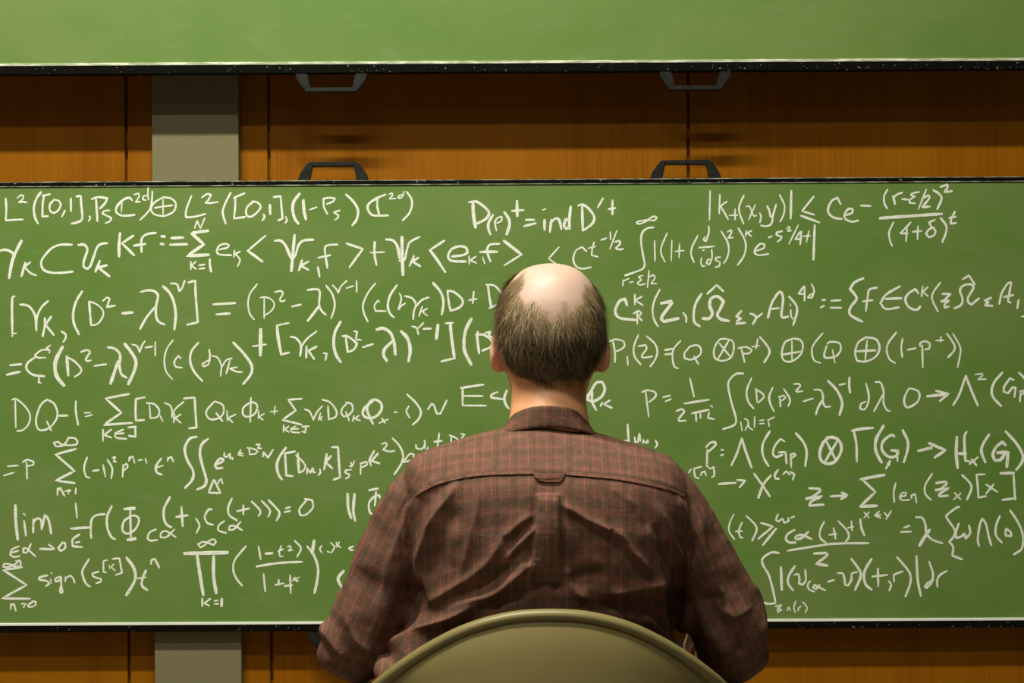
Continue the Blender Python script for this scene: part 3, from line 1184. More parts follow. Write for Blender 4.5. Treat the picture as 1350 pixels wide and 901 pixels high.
2.8 375,415 315,430 310,450 370,460 390,480 365,500
2 400,445 405,475; 405,395 410,400
2.5 480,425 440,440 440,465 470,455 485,430 485,500 495,545 480,555 475,530 485,490
2.4 520,425 515,465; 520,440 555,415 580,440 590,472
2.8 705,285 655,370 655,420 680,480 712,505
2.6 780,385 730,400 740,425 800,445 795,465 760,478
2 850,295 818,300 818,390 840,392
1.8 865,335 870,360; 900,325 880,350 910,378
2.4 890,285 945,280 955,340 965,395 915,412
4 1000,275 1055,350 1072,430 1050,490 1000,570
3.4 1155,375 1125,450 1125,500 1165,530; 2.2 1090,440 1155,430
2.6 1195,325 1200,295 1225,285 1260,355
#
@225,690
2.4 215,165 235,195 270,175 300,145 340,130 360,150 340,175 300,160 255,150 215,170
5 110,242 300,238 450,235; 4.6 210,260 235,430 258,568; 4.4 340,265 340,420 360,555
2.4 250,595 250,660; 315,600 265,635 305,655
2 345,618 375,612; 345,640 380,640; 4 405,600 403,658
2.8 595,185 510,290 495,370 520,440 565,495
2.6 695,185 712,288
3.2 750,243 805,240
2 875,180 860,230 865,265 890,265; 850,225 890,208
2 925,190 945,180 950,200 930,220 965,215
2.4 980,140 1030,200 1000,268
3 680,345 850,318 1040,308
2.8 735,405 748,540
2.6 855,450 855,490; 830,490 895,478
2.6 945,415 950,555; 900,500 960,492
2 965,455 1015,430; 985,430 995,465; 970,435 1010,460
3.2 1080,185 1130,250 1165,350 1160,450 1138,555; 4.4 1135,140 1120,240
2 1195,180 1180,205 1195,235; 1240,225 1255,232; 1265,155 1300,190 1270,238
2 1310,150 1315,190; 1335,150 1320,175 1345,195
@400,640
2.5 395,485 360,500 375,515 395,515
4 318,680 275,740 300,805
#
@400,640
3.8 350,70 355,180 378,262; 405,70 395,200 410,285
3.4 520,42 590,28; 2.8 575,55 565,165; 3 605,100 600,85 570,85 520,140 525,215 550,230
"""


def stroke_path(pts):
    """smooth through gentle bends, keep real corners"""
    pts = [Vector(p) for p in pts]
    if len(pts) == 2:
        return [pts[0].lerp(pts[1], k / 4) for k in range(5)]
    cuts = [0]
    for i in range(1, len(pts) - 1):
        a, b = pts[i] - pts[i - 1], pts[i + 1] - pts[i]
        if a.length > 1e-6 and b.length > 1e-6 and a.angle(b) > 1.25:
            cuts.append(i)
    cuts.append(len(pts) - 1)
    out = []
    for a, b in zip(cuts[:-1], cuts[1:]):
        seg = catmull([Vector((p.x, p.y, 0)) for p in pts[a:b + 1]], 5)
        out += [Vector((p.x, p.y)) for p in (seg if not out else seg[1:])]
    return out


def chalk_line(V, Fc, path, width, lift, seed):
    """one chalk stroke: a low ridge of chalk on the board, blunt uneven ends"""
    m = len(path)
    if m < 2:
        return
    L = [0.0]
    for i in range(1, m):
        L.append(L[-1] + (path[i] - path[i - 1]).length)
    tot = max(L[-1], 1e-4)
    o = len(V)
    yb, yt = D - 0.0001, D - lift
    for i in range(m):
        t = path[min(i + 1, m - 1)] - path[max(i - 1, 0)]
        t = t.normalized() if t.length > 1e-9 else Vector((1, 0))
        nrm = Vector((-t.y, t.x))
        s = L[i] / tot
        e = min(L[i], tot - L[i]) / width
        wdt = width * (0.72 + 0.28 * min(1.0, e * 1.2))
        wdt *= 1.0 + 0.22 * noise.noise(Vector((seed * 3.1, L[i] * 0.10, 0))) + 0.10 * noise.noise(Vector((seed, L[i] * 0.5, 5)))
        p = path[i]
        q = p + t * (-width * 0.3 if i == 0 else width * 0.3 if i == m - 1 else 0)
        h = nrm * wdt * 0.5
        for (k, yy) in ((1.0, yb), (0.86, yt), (-0.86, yt), (-1.0, yb)):
            V.append(P(q.x + h.x * k, q.y + h.y * k, yy - (i * 3e-6 if yy is yt else 0)))
    for i in range(m - 1):
        for k in range(3):
            Fc.append((o + i * 4 + k, o + i * 4 + k + 1, o + i * 4 + k + 5, o + i * 4 + k + 4))
    Fc.append((o, o + 3, o + 2, o + 1))
    z = o + (m - 1) * 4
    Fc.append((z, z + 1, z + 2, z + 3))


def build_formulas():
    blocks, cur = [], None
    ox = oy = 0.0
    for ln in STROKES.strip().splitlines():
        ln = ln.strip()
        if not ln:
            continue
        if ln[0] == '#':
            cur = []
            blocks.append(cur)
            continue
        if ln[0] == '@':
            ox, oy = map(float, ln[1:].split(','))
            continue
        wd = 2.6
        for part in ln.split(';'):
            tk = part.split()
            if ',' not in tk[0]:
                wd = float(tk[0])
                tk = tk[1:]
            cur.append((wd, [(ox + float(a) / 6.0, oy + float(b) / 6.0) for a, b in (q.split(',') for q in tk)]))
    k = 0
    for b in blocks:
        V, Fc = [], []
        for wd, pts in b:
            k += 1
            chalk_line(V, Fc, stroke_path(pts), wd * CHALK_W + CHALK_ADD, 0.0007 + 0.00003 * (k % 9), k * 0.77)
        child('chalk_formula', mesh('chalk_formula', V, Fc), M_CHALK, low)


CHALK_W, CHALK_ADD = 0.97, 0.25
build_formulas()

# ------------------------------------------------------------------ the chair
TOPC = P(724, 811, 2.432)


def chair_shell():
    prof = [(2.434, TOPC.z), (2.418, 0.735), (2.410, 0.66), (2.412, 0.585), (2.434, 0.515), (2.50, 0.462),
            (2.60, 0.447), (2.70, 0.445), (2.80, 0.452), (2.87, 0.452), (2.905, 0.435)]
    pr = catmull([Vector((a, b, 0)) for a, b in prof], 4)
    arc = [(0, 0), (0.03, 0.0008), (0.06, 0.004), (0.112, 0.0185), (0.156, 0.0405), (0.20, 0.069), (0.25, 0.110)]
    ax, az = [a for a, _ in arc], [b for _, b in arc]
    nt = 48
    V = []
    m = len(pr)
    tz = TOPC.z
    edge_s = [0, 0.10, 0.20, 0.32, 0.46, 0.60, 0.74, 0.86, 0.94, 1.0]
    edge_x = [0.250, 0.270, 0.285, 0.298, 0.306, 0.306, 0.300, 0.285, 0.255, 0.215]
    edge_y = [2.500, 2.522, 2.550, 2.60, 2.67, 2.74, 2.80, 2.845, 2.88, 2.90]
    edge_z = [tz - 0.110, tz - 0.134, tz - 0.150, tz - 0.157, tz - 0.158, tz - 0.159, tz - 0.165, 0.56, 0.48, 0.435]
    for i, p in enumerate(pr):
        s = i / (m - 1)
        xe, ye, ze_ = (float(np.interp(s, edge_s, q)) for q in (edge_x, edge_y, edge_z))
        u_ = float(smoothstep(0.12, 0.50, s))          # 0 back, 1 seat: the section turns from a dome to a trough
        for j in range(nt + 1):
            t = -1 + 2 * j / nt
            a = abs(t)
            dome = float(np.interp(a * 0.25, ax, az)) / az[-1]
            kz = dome * (1 - u_) + (a ** 5) * u_
            ky = a ** 2.4
            kx = t * (1 - u_) + math.copysign(a ** 0.82, t) * u_
            V.append(Vector((TOPC.x + xe * kx, p.x + (ye - p.x) * ky, p.y + (ze_ - p.y) * kz)))
    Fc = [(i * (nt + 1) + j, i * (nt + 1) + j + 1, (i + 1) * (nt + 1) + j + 1, (i + 1) * (nt + 1) + j)
          for i in range(m - 1) for j in range(nt)]
    bnd = [V[j] for j in range(nt + 1)] + [V[i * (nt + 1) + nt] for i in range(1, m)] \
        + [V[(m - 1) * (nt + 1) + j] for j in range(nt - 1, -1, -1)] + [V[i * (nt + 1)] for i in range(m - 2, 0, -1)]
    return V, Fc, bnd


chair = empty('shell_chair', (TOPC.x, 2.66, 0.0))
V, Fc, bnd = chair_shell()
sh = child('seat_shell', mesh('seat_shell', V, Fc), M_SHELL, chair, True)
so = sh.modifiers.new('t', 'SOLIDIFY'); so.thickness = 0.006; so.offset = 0.0


def closed_tube(pts, r, n=12, sq=1.0):
    m = len(pts)
    V, Fc = [], []
    for i in range(m):
        t = (pts[(i + 1) % m] - pts[i - 1]).normalized()
        a = t.cross(Vector((0, 1, 0)))
        if a.length < 0.2:
            a = t.cross(Vector((0, 0, 1)))
        a.normalize()
        b = a.cross(t)
        for k in range(n):
            q = 2 * math.pi * k / n
            V.append(pts[i] + a * r * math.cos(q) + b * r * sq * math.sin(q))
    for i in range(m):
        j = (i + 1) % m
        for k in range(n):
            l = (k + 1) % n
            Fc.append((i * n + k, i * n + l, j * n + l, j * n + k))
    return V, Fc


bnd2 = []
for i in range(len(bnd)):
    bnd2.append((bnd[i - 2] + bnd[i - 1] + bnd[i] + bnd[(i + 1) % len(bnd)] + bnd[(i + 2) % len(bnd)]) / 5)
V, Fc = closed_tube(bnd2, 0.0088, 14, 1.25)
child('rolled_rim', mesh('rolled_rim', V, Fc), M_SHELL, chair, True)
for sx in (-1, 1):
    for (ty, fy) in ((2.55, 2.47), (2.78, 2.86)):
        v, f = loft(tube_rings([(TOPC.x + sx * 0.13, ty, 0.425), (TOPC.x + sx * 0.165, (ty + fy) / 2, 0.22), (TOPC.x + sx * 0.20, fy, 0.012)],
                               [0.011, 0.011, 0.011]), 12)
        child('leg', mesh('leg', v, f), M_STEEL, chair, True)
for yy in (2.555, 2.78):
    bm = bmesh.new()
    add_box(bm, (TOPC.x - 0.14, yy - 0.015, 0.418), (TOPC.x + 0.14, yy + 0.015, 0.436), 0.003)
    child('cross_bar', bm_mesh('cross_bar', bm), M_STEEL, chair)
tag(chair, 'olive beige moulded plastic chair with rolled rim, under the seated man', 'chair')

# ------------------------------------------------------------------ the man
YS = 2.60


def sx_(px, y=YS):
    return P(px, 450.5, y).x


def sz_(py, y=YS):
    return P(722, py, y).z


def ring(py, l, r, yb, yf, e=2.3):
    a, b = P(l, py, YS), P(r, py, YS)
    c = (a + b) / 2
    c.y = (yb + yf) / 2
    return (c, Vector(((b.x - a.x) / 2, 0, (b.z - a.z) / 2)), Vector((0, (yf - yb) / 2, 0)), e)


torso_rows = [
    (556, 680, 766, 2.541, 2.655, 2.1), (566, 657, 775, 2.532, 2.672, 2.1), (575, 622, 801, 2.521, 2.685, 2.1),
    (586, 586, 838, 2.510, 2.70, 2.1), (597, 555, 870, 2.498, 2.715, 2.2), (612, 536, 894, 2.485, 2.725, 2.3),
    (640, 533, 906, 2.468, 2.745, 2.4), (690, 534, 908, 2.461, 2.765, 2.5), (740, 541, 902, 2.465, 2.78, 2.5),
    (785, 543, 893, 2.471, 2.79, 2.5), (820, 541, 886, 2.476, 2.80, 2.5), (850, 517, 891, 2.479, 2.805, 2.5),
    (895, 506, 893, 2.482, 2.81, 2.5), (980, 550, 890, 2.482, 2.815, 2.5), (1045, 556, 884, 2.482, 2.81, 2.5)]
ARM_L = [((574, 634), 2.605, 0.046), ((556, 662), 2.605, 0.054), ((538, 700), 2.612, 0.057), ((508, 770), 2.628, 0.057),
         ((482, 828), 2.64, 0.060), ((472, 855), 2.652, 0.055)]
ARM_R = [((862, 634), 2.605, 0.046), ((878, 662), 2.605, 0.054), ((900, 700), 2.612, 0.057), ((937, 770), 2.628, 0.056),
         ((960, 830), 2.64, 0.060), ((966, 856), 2.652, 0.055)]


def arm_pts(rows, grow=1.0):
    return [P(q[0], q[1], y) for (q, y, r) in rows], [r * grow for (_, y, r) in rows]


def forearm(elbow, wrist, r0, r1):
    return [elbow, elbow.lerp(wrist, 0.25) + Vector((0, 0, -0.004)), elbow.lerp(wrist, 0.6), wrist], [r0, r0 * 0.98, (r0 + r1) / 2, r1]


def blob(c, r, rot=None, n=16):
    bm = bmesh.new()
    bmesh.ops.create_uvsphere(bm, u_segments=n, v_segments=n, radius=1.0)
    M = Matrix.Translation(Vector(c)) @ (rot if rot else Matrix.Identity(4)) @ Matrix.Diagonal((r[0], r[1], r[2], 1))
    bmesh.ops.transform(bm, matrix=M, verts=bm.verts)
    bm.verts.ensure_lookup_table()
    V = [v.co.copy() for v in bm.verts]
    Fc = [tuple(v.index for v in f.verts) for f in bm.faces]
    bm.free()
    return V, Fc


WR_L, WR_R = Vector((-0.245, 2.895, 0.698)), Vector((0.345, 2.895, 0.698))


def refined(rows, sub=4):
    k = len(rows[0])
    out = []
    for i in range(len(rows) - 1):
        p0, p1, p2, p3 = rows[max(i - 1, 0)], rows[i], rows[i + 1], rows[min(i + 2, len(rows) - 1)]
        for s in range(sub):
            t = s / sub
            # monotone in the first column, smooth in the others
            m1 = [(p2[j] - p0[j]) / max(p2[0] - p0[0], 1e-6) for j in range(k)]
            m2 = [(p3[j] - p1[j]) / max(p3[0] - p1[0], 1e-6) for j in range(k)]
            h = p2[0] - p1[0]
            h00, h10, h01, h11 = 2 * t ** 3 - 3 * t * t + 1, t ** 3 - 2 * t * t + t, -2 * t ** 3 + 3 * t * t, t ** 3 - t * t
            out.append(tuple(p1[0] + h * t if j == 0 else h00 * p1[j] + h10 * h * m1[j] + h01 * p2[j] + h11 * h * m2[j] for j in range(k)))
    out.append(rows[-1])
    return out


shells = [loft([ring(*r) for r in refined(torso_rows)], 64)]
pl, rl = arm_pts(ARM_L)
pr_, rr = arm_pts(ARM_R)
el, er = pl[-1], pr_[-1]
for pts, rad, e, wr in ((pl, rl, el, WR_L), (pr_, rr, er, WR_R)):
    shells.append(loft(tube_rings(pts, rad, 6, 1.0, (0, 1, 0)), 28))
    fp, fr = forearm(e, wr, 0.052, 0.038)
    shells.append(loft(tube_rings(fp, fr, 6), 24))
shells.append(blob(P(905, 806, 2.63), (0.027, 0.04, 0.036)))
shells.append(blob(P(511, 884, 2.60), (0.022, 0.05, 0.022)))
shells.append(blob(P(452, 862, 2.655), (0.040, 0.045, 0.033)))
shells.append(blob(P(984, 864, 2.655), (0.037, 0.045, 0.033)))
shells.append(blob(P(536, 800, 2.63), (0.030, 0.04, 0.035)))
shirt_me = fused('shirt', shells, 0.0031, 16, 0.5)

# folds: (points in the view, height in mm, half width in px)
FOLDS = [  # (points, height, half width, sharpness: 1 crisp crest, 2 soft)
    ([(549, 767), (556, 730), (565, 699), (576, 679), (593, 656), (604, 636)], 8, 5.5, 1),
    ([(566, 765), (578, 725), (592, 694), (606, 668)], -6, 8, 2),
    ([(538, 745), (543, 705), (553, 676), (566, 655)], -4, 6, 2),
    ([(551, 655), (562, 646), (577, 634)], 3, 4, 1),
    ([(572, 660), (583, 646), (590, 634)], -3, 4, 2),
    ([(606, 770), (618, 715), (630, 668), (634, 640)], 3.5, 6, 1),
    ([(508, 858), (535, 845), (560, 829), (600, 812), (628, 796)], 13, 7, 1),
    ([(540, 868), (575, 846), (612, 826)], -10, 8, 2),
    ([(585, 806), (620, 792), (652, 783), (690, 752), (708, 736)], 8, 5.5, 1),
    ([(556, 800), (590, 780), (640, 745), (668, 700)], 6, 6, 1),
    ([(560, 812), (600, 795), (645, 768), (676, 735)], -6, 7, 2),
    ([(640, 800), (668, 788), (700, 780)], -7, 6, 2),
    ([(660, 750), (680, 722), (700, 703), (708, 694)], 6, 4, 1),
    ([(662, 708), (672, 702), (685, 690), (704, 678)], 5, 4, 1),
    ([(668, 725), (688, 704), (700, 694)], -4, 4, 2),
    ([(738, 663), (755, 674), (775, 686), (800, 698), (806, 702)], 7, 4, 1),
    ([(742, 676), (770, 694), (800, 712), (822, 738)], -5, 7, 2),
    ([(806, 696), (822, 710), (832, 728), (842, 737), (862, 762)], 7, 4.5, 1),
    ([(812, 716), (826, 736), (846, 756)], -5, 5, 2),
    ([(802, 644), (818, 652), (838, 668), (850, 692)], 2.2, 5, 1),
    ([(893, 652), (903, 690), (910, 716)], 5, 4, 1),
    ([(864, 660), (876, 690), (884, 714), (900, 738), (914, 752)], 9, 5, 1),
    ([(862, 690), (872, 725), (888, 755)], -7, 6, 2),
    ([(800, 784), (845, 776), (888, 762)], 8, 6, 1),
    ([(790, 797), (840, 793), (888, 786)], -10, 7, 2),
    ([(728, 745), (731, 762), (735, 785)], -7, 5, 2),
    ([(705, 652), (702, 700), (697, 742), (688, 775)], -4.5, 3.2, 2),
    ([(741, 652), (742, 700), (744, 745), (748, 780)], -4.5, 3.2, 2),
    ([(745, 770), (765, 762), (800, 756)], -6, 7, 2),
    ([(744, 745), (755, 775), (775, 792)], 6, 5, 1),
    ([(846, 810), (866, 830), (890, 862)], 8, 6, 1),
    ([(800, 640), (806, 700), (800, 740)], -2, 10, 2),
    ([(850, 690), (862, 715), (868, 750), (862, 790)], 5, 6, 1),
    ([(622, 790), (660, 760), (690, 715)], -3, 8, 2),
    ([(902, 735), (893, 765), (890, 800), (894, 822)], -16, 5, 2),
    ([(545, 765), (553, 790), (560, 815)], -16, 6, 2),
    # sleeves
    ([(527, 628), (513, 656), (501, 673), (488, 695), (472, 738), (452, 812)], 5, 5, 1),
    ([(540, 640), (522, 690), (498, 760)], -4, 8, 2),
    ([(545, 648), (520, 720), (508, 762), (490, 840)], 3.5, 6, 1),
    ([(530, 742), (512, 790), (498, 845)], 4, 7, 2),
    ([(422, 804), (436, 838), (458, 876)], 7, 4.5, 1),
    ([(432, 800), (450, 842), (474, 872)], -5, 6, 2),
    ([(450, 795), (466, 840), (500, 868)], 4, 6, 1),
    ([(432, 826), (428, 850), (436, 884)], 4, 5, 1),
    ([(470, 752), (500, 775), (535, 790)], -5, 8, 2),
    ([(920, 678), (928, 720), (938, 750), (949, 785)], 7, 5, 1),
    ([(935, 690), (948, 740), (966, 790)], -5, 7, 2),
    ([(948, 690), (968, 745), (985, 780)], 3, 7, 1),
    ([(985, 767), (1000, 800), (1008, 848)], 7, 4.5, 1),
    ([(910, 790), (938, 835), (965, 872)], 5, 7, 2),
    ([(920, 775), (955, 828), (985, 866)], -6, 7, 2),
    ([(945, 770), (962, 800), (972, 850)], 6, 6, 1),
    ([(950, 800), (968, 812), (990, 800)], 4, 5, 1),
    ([(900, 800), (915, 830), (930, 880)], -6, 8, 2),
    # seams
    ([(546, 649), (580, 632), (620, 623), (690, 619), (745, 620), (830, 629), (880, 639), (916, 658)], 1.6, 4, 2),
    ([(540, 655), (528, 676), (528, 700), (534, 754)], -5, 3.0, 2),
    ([(547, 655), (535, 680), (535, 705), (540, 752)], 4, 3.0, 1),
    ([(908, 660), (911, 690), (914, 720), (908, 758)], -5, 3.0, 2),
    ([(902, 660), (905, 690), (907, 720), (902, 752)], 4, 3.0, 1),
]


FOLD_GAIN = 1.15


def fold_height(pix, pts, sigma, sharp):
    pts = [Vector((a, b, 0)) for a, b in pts]
    path = np.array([[p.x, p.y] for p in catmull(pts, 6)])
    best = np.full(len(pix), 1e9)
    tt = np.zeros(len(pix))
    n = len(path) - 1
    for i in range(n):
        a, b = path[i], path[i + 1]
        d = b - a
        L2 = max(d @ d, 1e-9)
        t = np.clip(((pix - a) @ d) / L2, 0, 1)
        q = a + t[:, None] * d
        dist = np.hypot(pix[:, 0] - q[:, 0], pix[:, 1] - q[:, 1])
        up_ = dist < best
        best = np.where(up_, dist, best)
        tt = np.where(up_, (i + t) / n, tt)
    end = np.clip(np.minimum(tt, 1 - tt) * 5 + 0.15, 0, 1)
    d = best / sigma
    return (np.exp(-0.5 * d ** 2) if sharp == 2 else np.exp(-(np.sqrt(d * d + 0.05) - 0.22) * 0.95)) * end


def shape_shirt(me):
    co, no = coords(me), normals(me)
    pix = to_px(co)
    facing = smoothstep(0.15, -0.25, no[:, 1])
    h = np.zeros(len(co))
    for pts, amp, sg, sharp in FOLDS:
        h += FOLD_GAIN * (amp if amp > 0 else amp * 0.62) * 0.001 * fold_height(pix, pts, sg, sharp)
    # the box pleat: a flat raised panel below the loop that spreads further down
    xl = np.interp(pix[:, 1], [650, 700, 745, 800], [708.7, 704.5, 698, 686])
    xr = np.interp(pix[:, 1], [650, 700, 745, 800], [737, 738.2, 740, 746])
    inside = smoothstep(-1.6, 1.6, pix[:, 0] - xl) * smoothstep(-1.6, 1.6, xr - pix[:, 0])
    inside *= smoothstep(650, 654, pix[:, 1]) * smoothstep(800, 740, pix[:, 1])
    h += 0.0030 * inside
    h -= 0.002 * smoothstep(704, 709, pix[:, 0]) * smoothstep(743, 738, pix[:, 0]) * smoothstep(629, 632, pix[:, 1]) * smoothstep(653, 650, pix[:, 1])
    h *= facing
    rum = np.array([noise.noise(Vector((c[0] * 22 + c[2] * 6, c[1] * 14, c[2] * 17 + 3))) * 0.0040
                    + noise.noise(Vector((c[0] * 48, c[1] * 40 + 9, c[2] * 40))) * 0.0015 for c in co])
    low_ = smoothstep(620, 720, pix[:, 1]) * 0.8 + 0.2
    h += rum * low_
    co += no * h[:, None]
    set_coords(me, co)


shape_shirt(shirt_me)


def weave_uv(me):
    """cloth grain: straight across the back, along the arm on the sleeves"""
    uvl = me.uv_layers.new(name='weave')
    co = coords(me)
    nl = len(me.loops)
    vi = np.empty(nl, np.int32)
    me.loops.foreach_get('vertex_index', vi)
    lp = np.repeat(np.arange(len(me.polygons)), 0)
    ls = np.empty(len(me.polygons), np.int32); lt = np.empty(len(me.polygons), np.int32)
    me.polygons.foreach_get('loop_start', ls)
    me.polygons.foreach_get('loop_total', lt)
    pol = np.repeat(np.arange(len(me.polygons)), lt)
    cen = np.zeros((len(me.polygons), 3))
    np.add.at(cen, pol, co[vi])
    cen /= lt[:, None]
    pix = to_px(cen)
    yk = pix[:, 1]
    lseam = np.interp(yk, [600, 655, 684, 720, 754, 800, 850, 905], [560, 545, 530, 529, 534, 552, 530, 520])
    rseam = np.interp(yk, [600, 660, 690, 720, 758, 800, 850, 905], [885, 908, 911, 914, 908, 892, 902, 915])
    left = (pix[:, 0] < lseam) & (yk > 598)
    right = (pix[:, 0] > rseam) & (yk > 598)
    uv = np.zeros((nl, 2))
    c = co[vi]
    # torso: width grows with the rounding of the back, length measured down it
    uv[:, 0] = c[:, 0] - 0.053 + 0.35 * np.sign(c[:, 0] - 0.053) * np.abs(c[:, 0] - 0.053) ** 2
    uv[:, 1] = c[:, 2] + 0.6 * (c[:, 1] - 2.5)
    for msk, pts, e, wr in ((left, pl, el, WR_L), (right, pr_, er, WR_R)):
        mm = msk[pol]
        axis = (pts[-1] - pts[1]).normalized()
        ax_ = np.array(axis)
        rel = c - np.array(pts[1])
        along = rel @ ax_
        side = np.array(Vector(axis).cross(Vector((0, 1, 0))).normalized())
        uv[mm, 0] = (rel @ side)[mm] * 1.15 + 0.011 + 0.5 * (c[:, 1] - 2.6)[mm] * 0.5
        uv[mm, 1] = along[mm] + 0.013
        fwd = mm & (c[:, 1] > 2.69)
        uv[fwd, 0] = c[fwd, 0] + 0.8 * c[fwd, 2]
        uv[fwd, 1] = c[fwd, 1]
    uvl.data.foreach_set('uv', uv.astype(np.float32).ravel())


weave_uv(shirt_me)

# ---- body
HC = 726.0
head_rows = [  # py, half width px, back y, front y, exponent
    (347, 10, 2.604, 2.640, 2.0), (350, 25, 2.587, 2.662, 2.0), (356, 38, 2.570, 2.682, 2.05), (367, 50, 2.554, 2.700, 2.1),
    (383, 59.5, 2.541, 2.713, 2.15), (403, 66, 2.531, 2.721, 2.2), (428, 69.5, 2.527, 2.725, 2.25), (452, 69, 2.531, 2.727, 2.25),
    (472, 65.5, 2.539, 2.726, 2.2), (488, 60, 2.549, 2.722, 2.1), (500, 55.5, 2.555, 2.718, 2.0), (512, 52, 2.558, 2.716, 2.0),
    (522, 50.5, 2.552, 2.712, 2.0), (530, 50, 2.546, 2.70, 2.0), (538, 50.5, 2.541, 2.672, 2.0), (550, 52, 2.537, 2.655, 2.0),
    (565, 56, 2.536, 2.655, 2.0), (585, 66, 2.530, 2.66, 2.0), (600, 80, 2.525, 2.665, 2.0)]


def head_ring(py, hw, yb, yf, e):
    c = HC - 2.5 * smoothstep(480, 540, py)
    a, b = P(c - hw, py, YS), P(c + hw, py, YS)
    m = (a + b) / 2
    m.y = (yb + yf) / 2
    return (m, Vector(((b.x - a.x) / 2, 0, 0)), Vector((0, (yf - yb) / 2, 0)), e)


XH = sx_(HC)
body = [loft([head_ring(*r) for r in refined(head_rows)], 64)]
ze = lambda py: P(HC, py, 2.62).z
# ears
for s, pxo, tilt in ((-1, 655.0, 0.42), (1, 795.0, 0.42)):
    base = P(pxo, 462, 2.622)
    rotm = Matrix.Rotation(-s * 0.10, 4, 'Y') @ Matrix.Rotation(s * tilt, 4, 'Z')
    body.append(blob(base, (0.0085, 0.019, 0.034), rotm))
    body.append(blob(base + Vector((s * 0.003, -0.012, 0.006)), (0.0065, 0.008, 0.028), rotm))
    body.append(blob(base + Vector((-s * 0.003, 0.002, -0.026)), (0.008, 0.010, 0.010), rotm))
# nose, brow, lips, chin, cheeks
zn = ze(472)
body.append(blob((XH, 2.738, zn - 0.006), (0.017, 0.014, 0.011)))
body.append(loft(tube_rings([(XH, 2.722, zn + 0.038), (XH, 2.732, zn + 0.018), (XH, 2.744, zn - 0.003)], [0.009, 0.010, 0.012]), 14))
for s in (-1, 1):
    body.append(blob((XH + s * 0.030, 2.713, zn + 0.046), (0.026, 0.012, 0.007)))
    body.append(blob((XH + s * 0.040, 2.700, zn + 0.004), (0.022, 0.020, 0.018)))
    body.append(blob((XH + s * 0.011, 2.737, zn - 0.008), (0.009, 0.010, 0.008)))
body.append(blob((XH, 2.722, zn - 0.030), (0.023, 0.010, 0.0055)))
body.append(blob((XH, 2.721, zn - 0.041), (0.020, 0.010, 0.006)))
body.append(blob((XH, 2.702, zn - 0.066), (0.030, 0.020, 0.016)))
# trunk under the shirt
inner = []
for (py, l, r, yb, yf, e) in torso_rows[3:]:
    inner.append(ring(py, l + 14, r - 14, yb + 0.016, yf - 0.016, e))
body.append(loft(inner, 40))
# arms and hands


def hand(wr, d, s):
    """palm, four unequal bent fingers and a thumb, resting on the thigh"""
    out = []
    d = d.normalized()
    up_v = Vector((0, 0, 1))
    side = d.cross(up_v).normalized()
    nrm = side.cross(d).normalized()
    pc = wr + d * 0.050
    out.append(loft([(wr + d * t, side * w_, nrm * th, 2.4) for t, w_, th in
                     ((-0.02, 0.026, 0.021), (0.0, 0.027, 0.019), (0.02, 0.034, 0.017), (0.055, 0.041, 0.015), (0.085, 0.040, 0.013), (0.095, 0.034, 0.010))], 24))
    for k, L in enumerate((0.070, 0.080, 0.074, 0.058)):
        off = (k - 1.5) * 0.0215
        b = wr + d * (0.088 - abs(k - 1.3) * 0.004) + side * off * s
        dd = (d + side * s * (k - 1.5) * 0.07).normalized()
        p1 = b + dd * L * 0.45 - nrm * 0.004
        p2 = p1 + dd * L * 0.30 - nrm * 0.013
        p3 = p2 + dd * L * 0.20 - nrm * 0.016
        out.append(loft(tube_rings([b - dd * 0.015, b, p1, p2, p3], [0.0095, 0.0092, 0.0085, 0.0078, 0.0066], 4), 12))
    tb = wr + d * 0.022 - side * s * 0.030
    td = (d * 0.75 - side * s * 0.66).normalized()
    out.append(loft(tube_rings([tb, tb + td * 0.028 - nrm * 0.004, tb + td * 0.052 + d * 0.006 - nrm * 0.008, tb + td * 0.066 + d * 0.016 - nrm * 0.010],
                               [0.0135, 0.0115, 0.0098, 0.0078], 4), 12))
    return out


for pts, rad, e, wr, s in ((pl, rl, el, WR_L, 1), (pr_, rr, er, WR_R, -1)):
    body.append(loft(tube_rings(pts, [r * 0.74 for r in rad], 5), 20))
    dirn = (wr - e)
    fp, fr = forearm(e, wr + dirn.normalized() * 0.02, 0.039, 0.026)
    body.append(loft(tube_rings(fp, fr, 5), 20))
    hd = Vector((dirn.x * 0.5, dirn.y, -0.16))
    body += hand(wr + dirn.normalized() * 0.02, hd, s)
# legs
XB = sx_(721)
for s in (-1, 1):
    hip, knee = Vector((XB + s * 0.095, 2.66, 0.545)), Vector((XB + s * 0.15, 3.12, 0.545))
    ank = Vector((XB + s * 0.16, 3.16, 0.10))
    body.append(loft(tube_rings([hip, hip.lerp(knee, 0.5), knee, knee.lerp(ank, 0.35) + Vector((0, -0.01, 0)), ank],
                                [0.075, 0.068, 0.053, 0.050, 0.034], 6), 20))
    body.append(loft(tube_rings([ank + Vector((0, -0.02, -0.045)), ank + Vector((s * 0.01, 0.08, -0.055)), ank + Vector((s * 0.02, 0.16, -0.068))],
                                [0.032, 0.034, 0.022], 5, 0.8), 16))
body_me = fused('person', body, 0.0034, 7, 0.5)


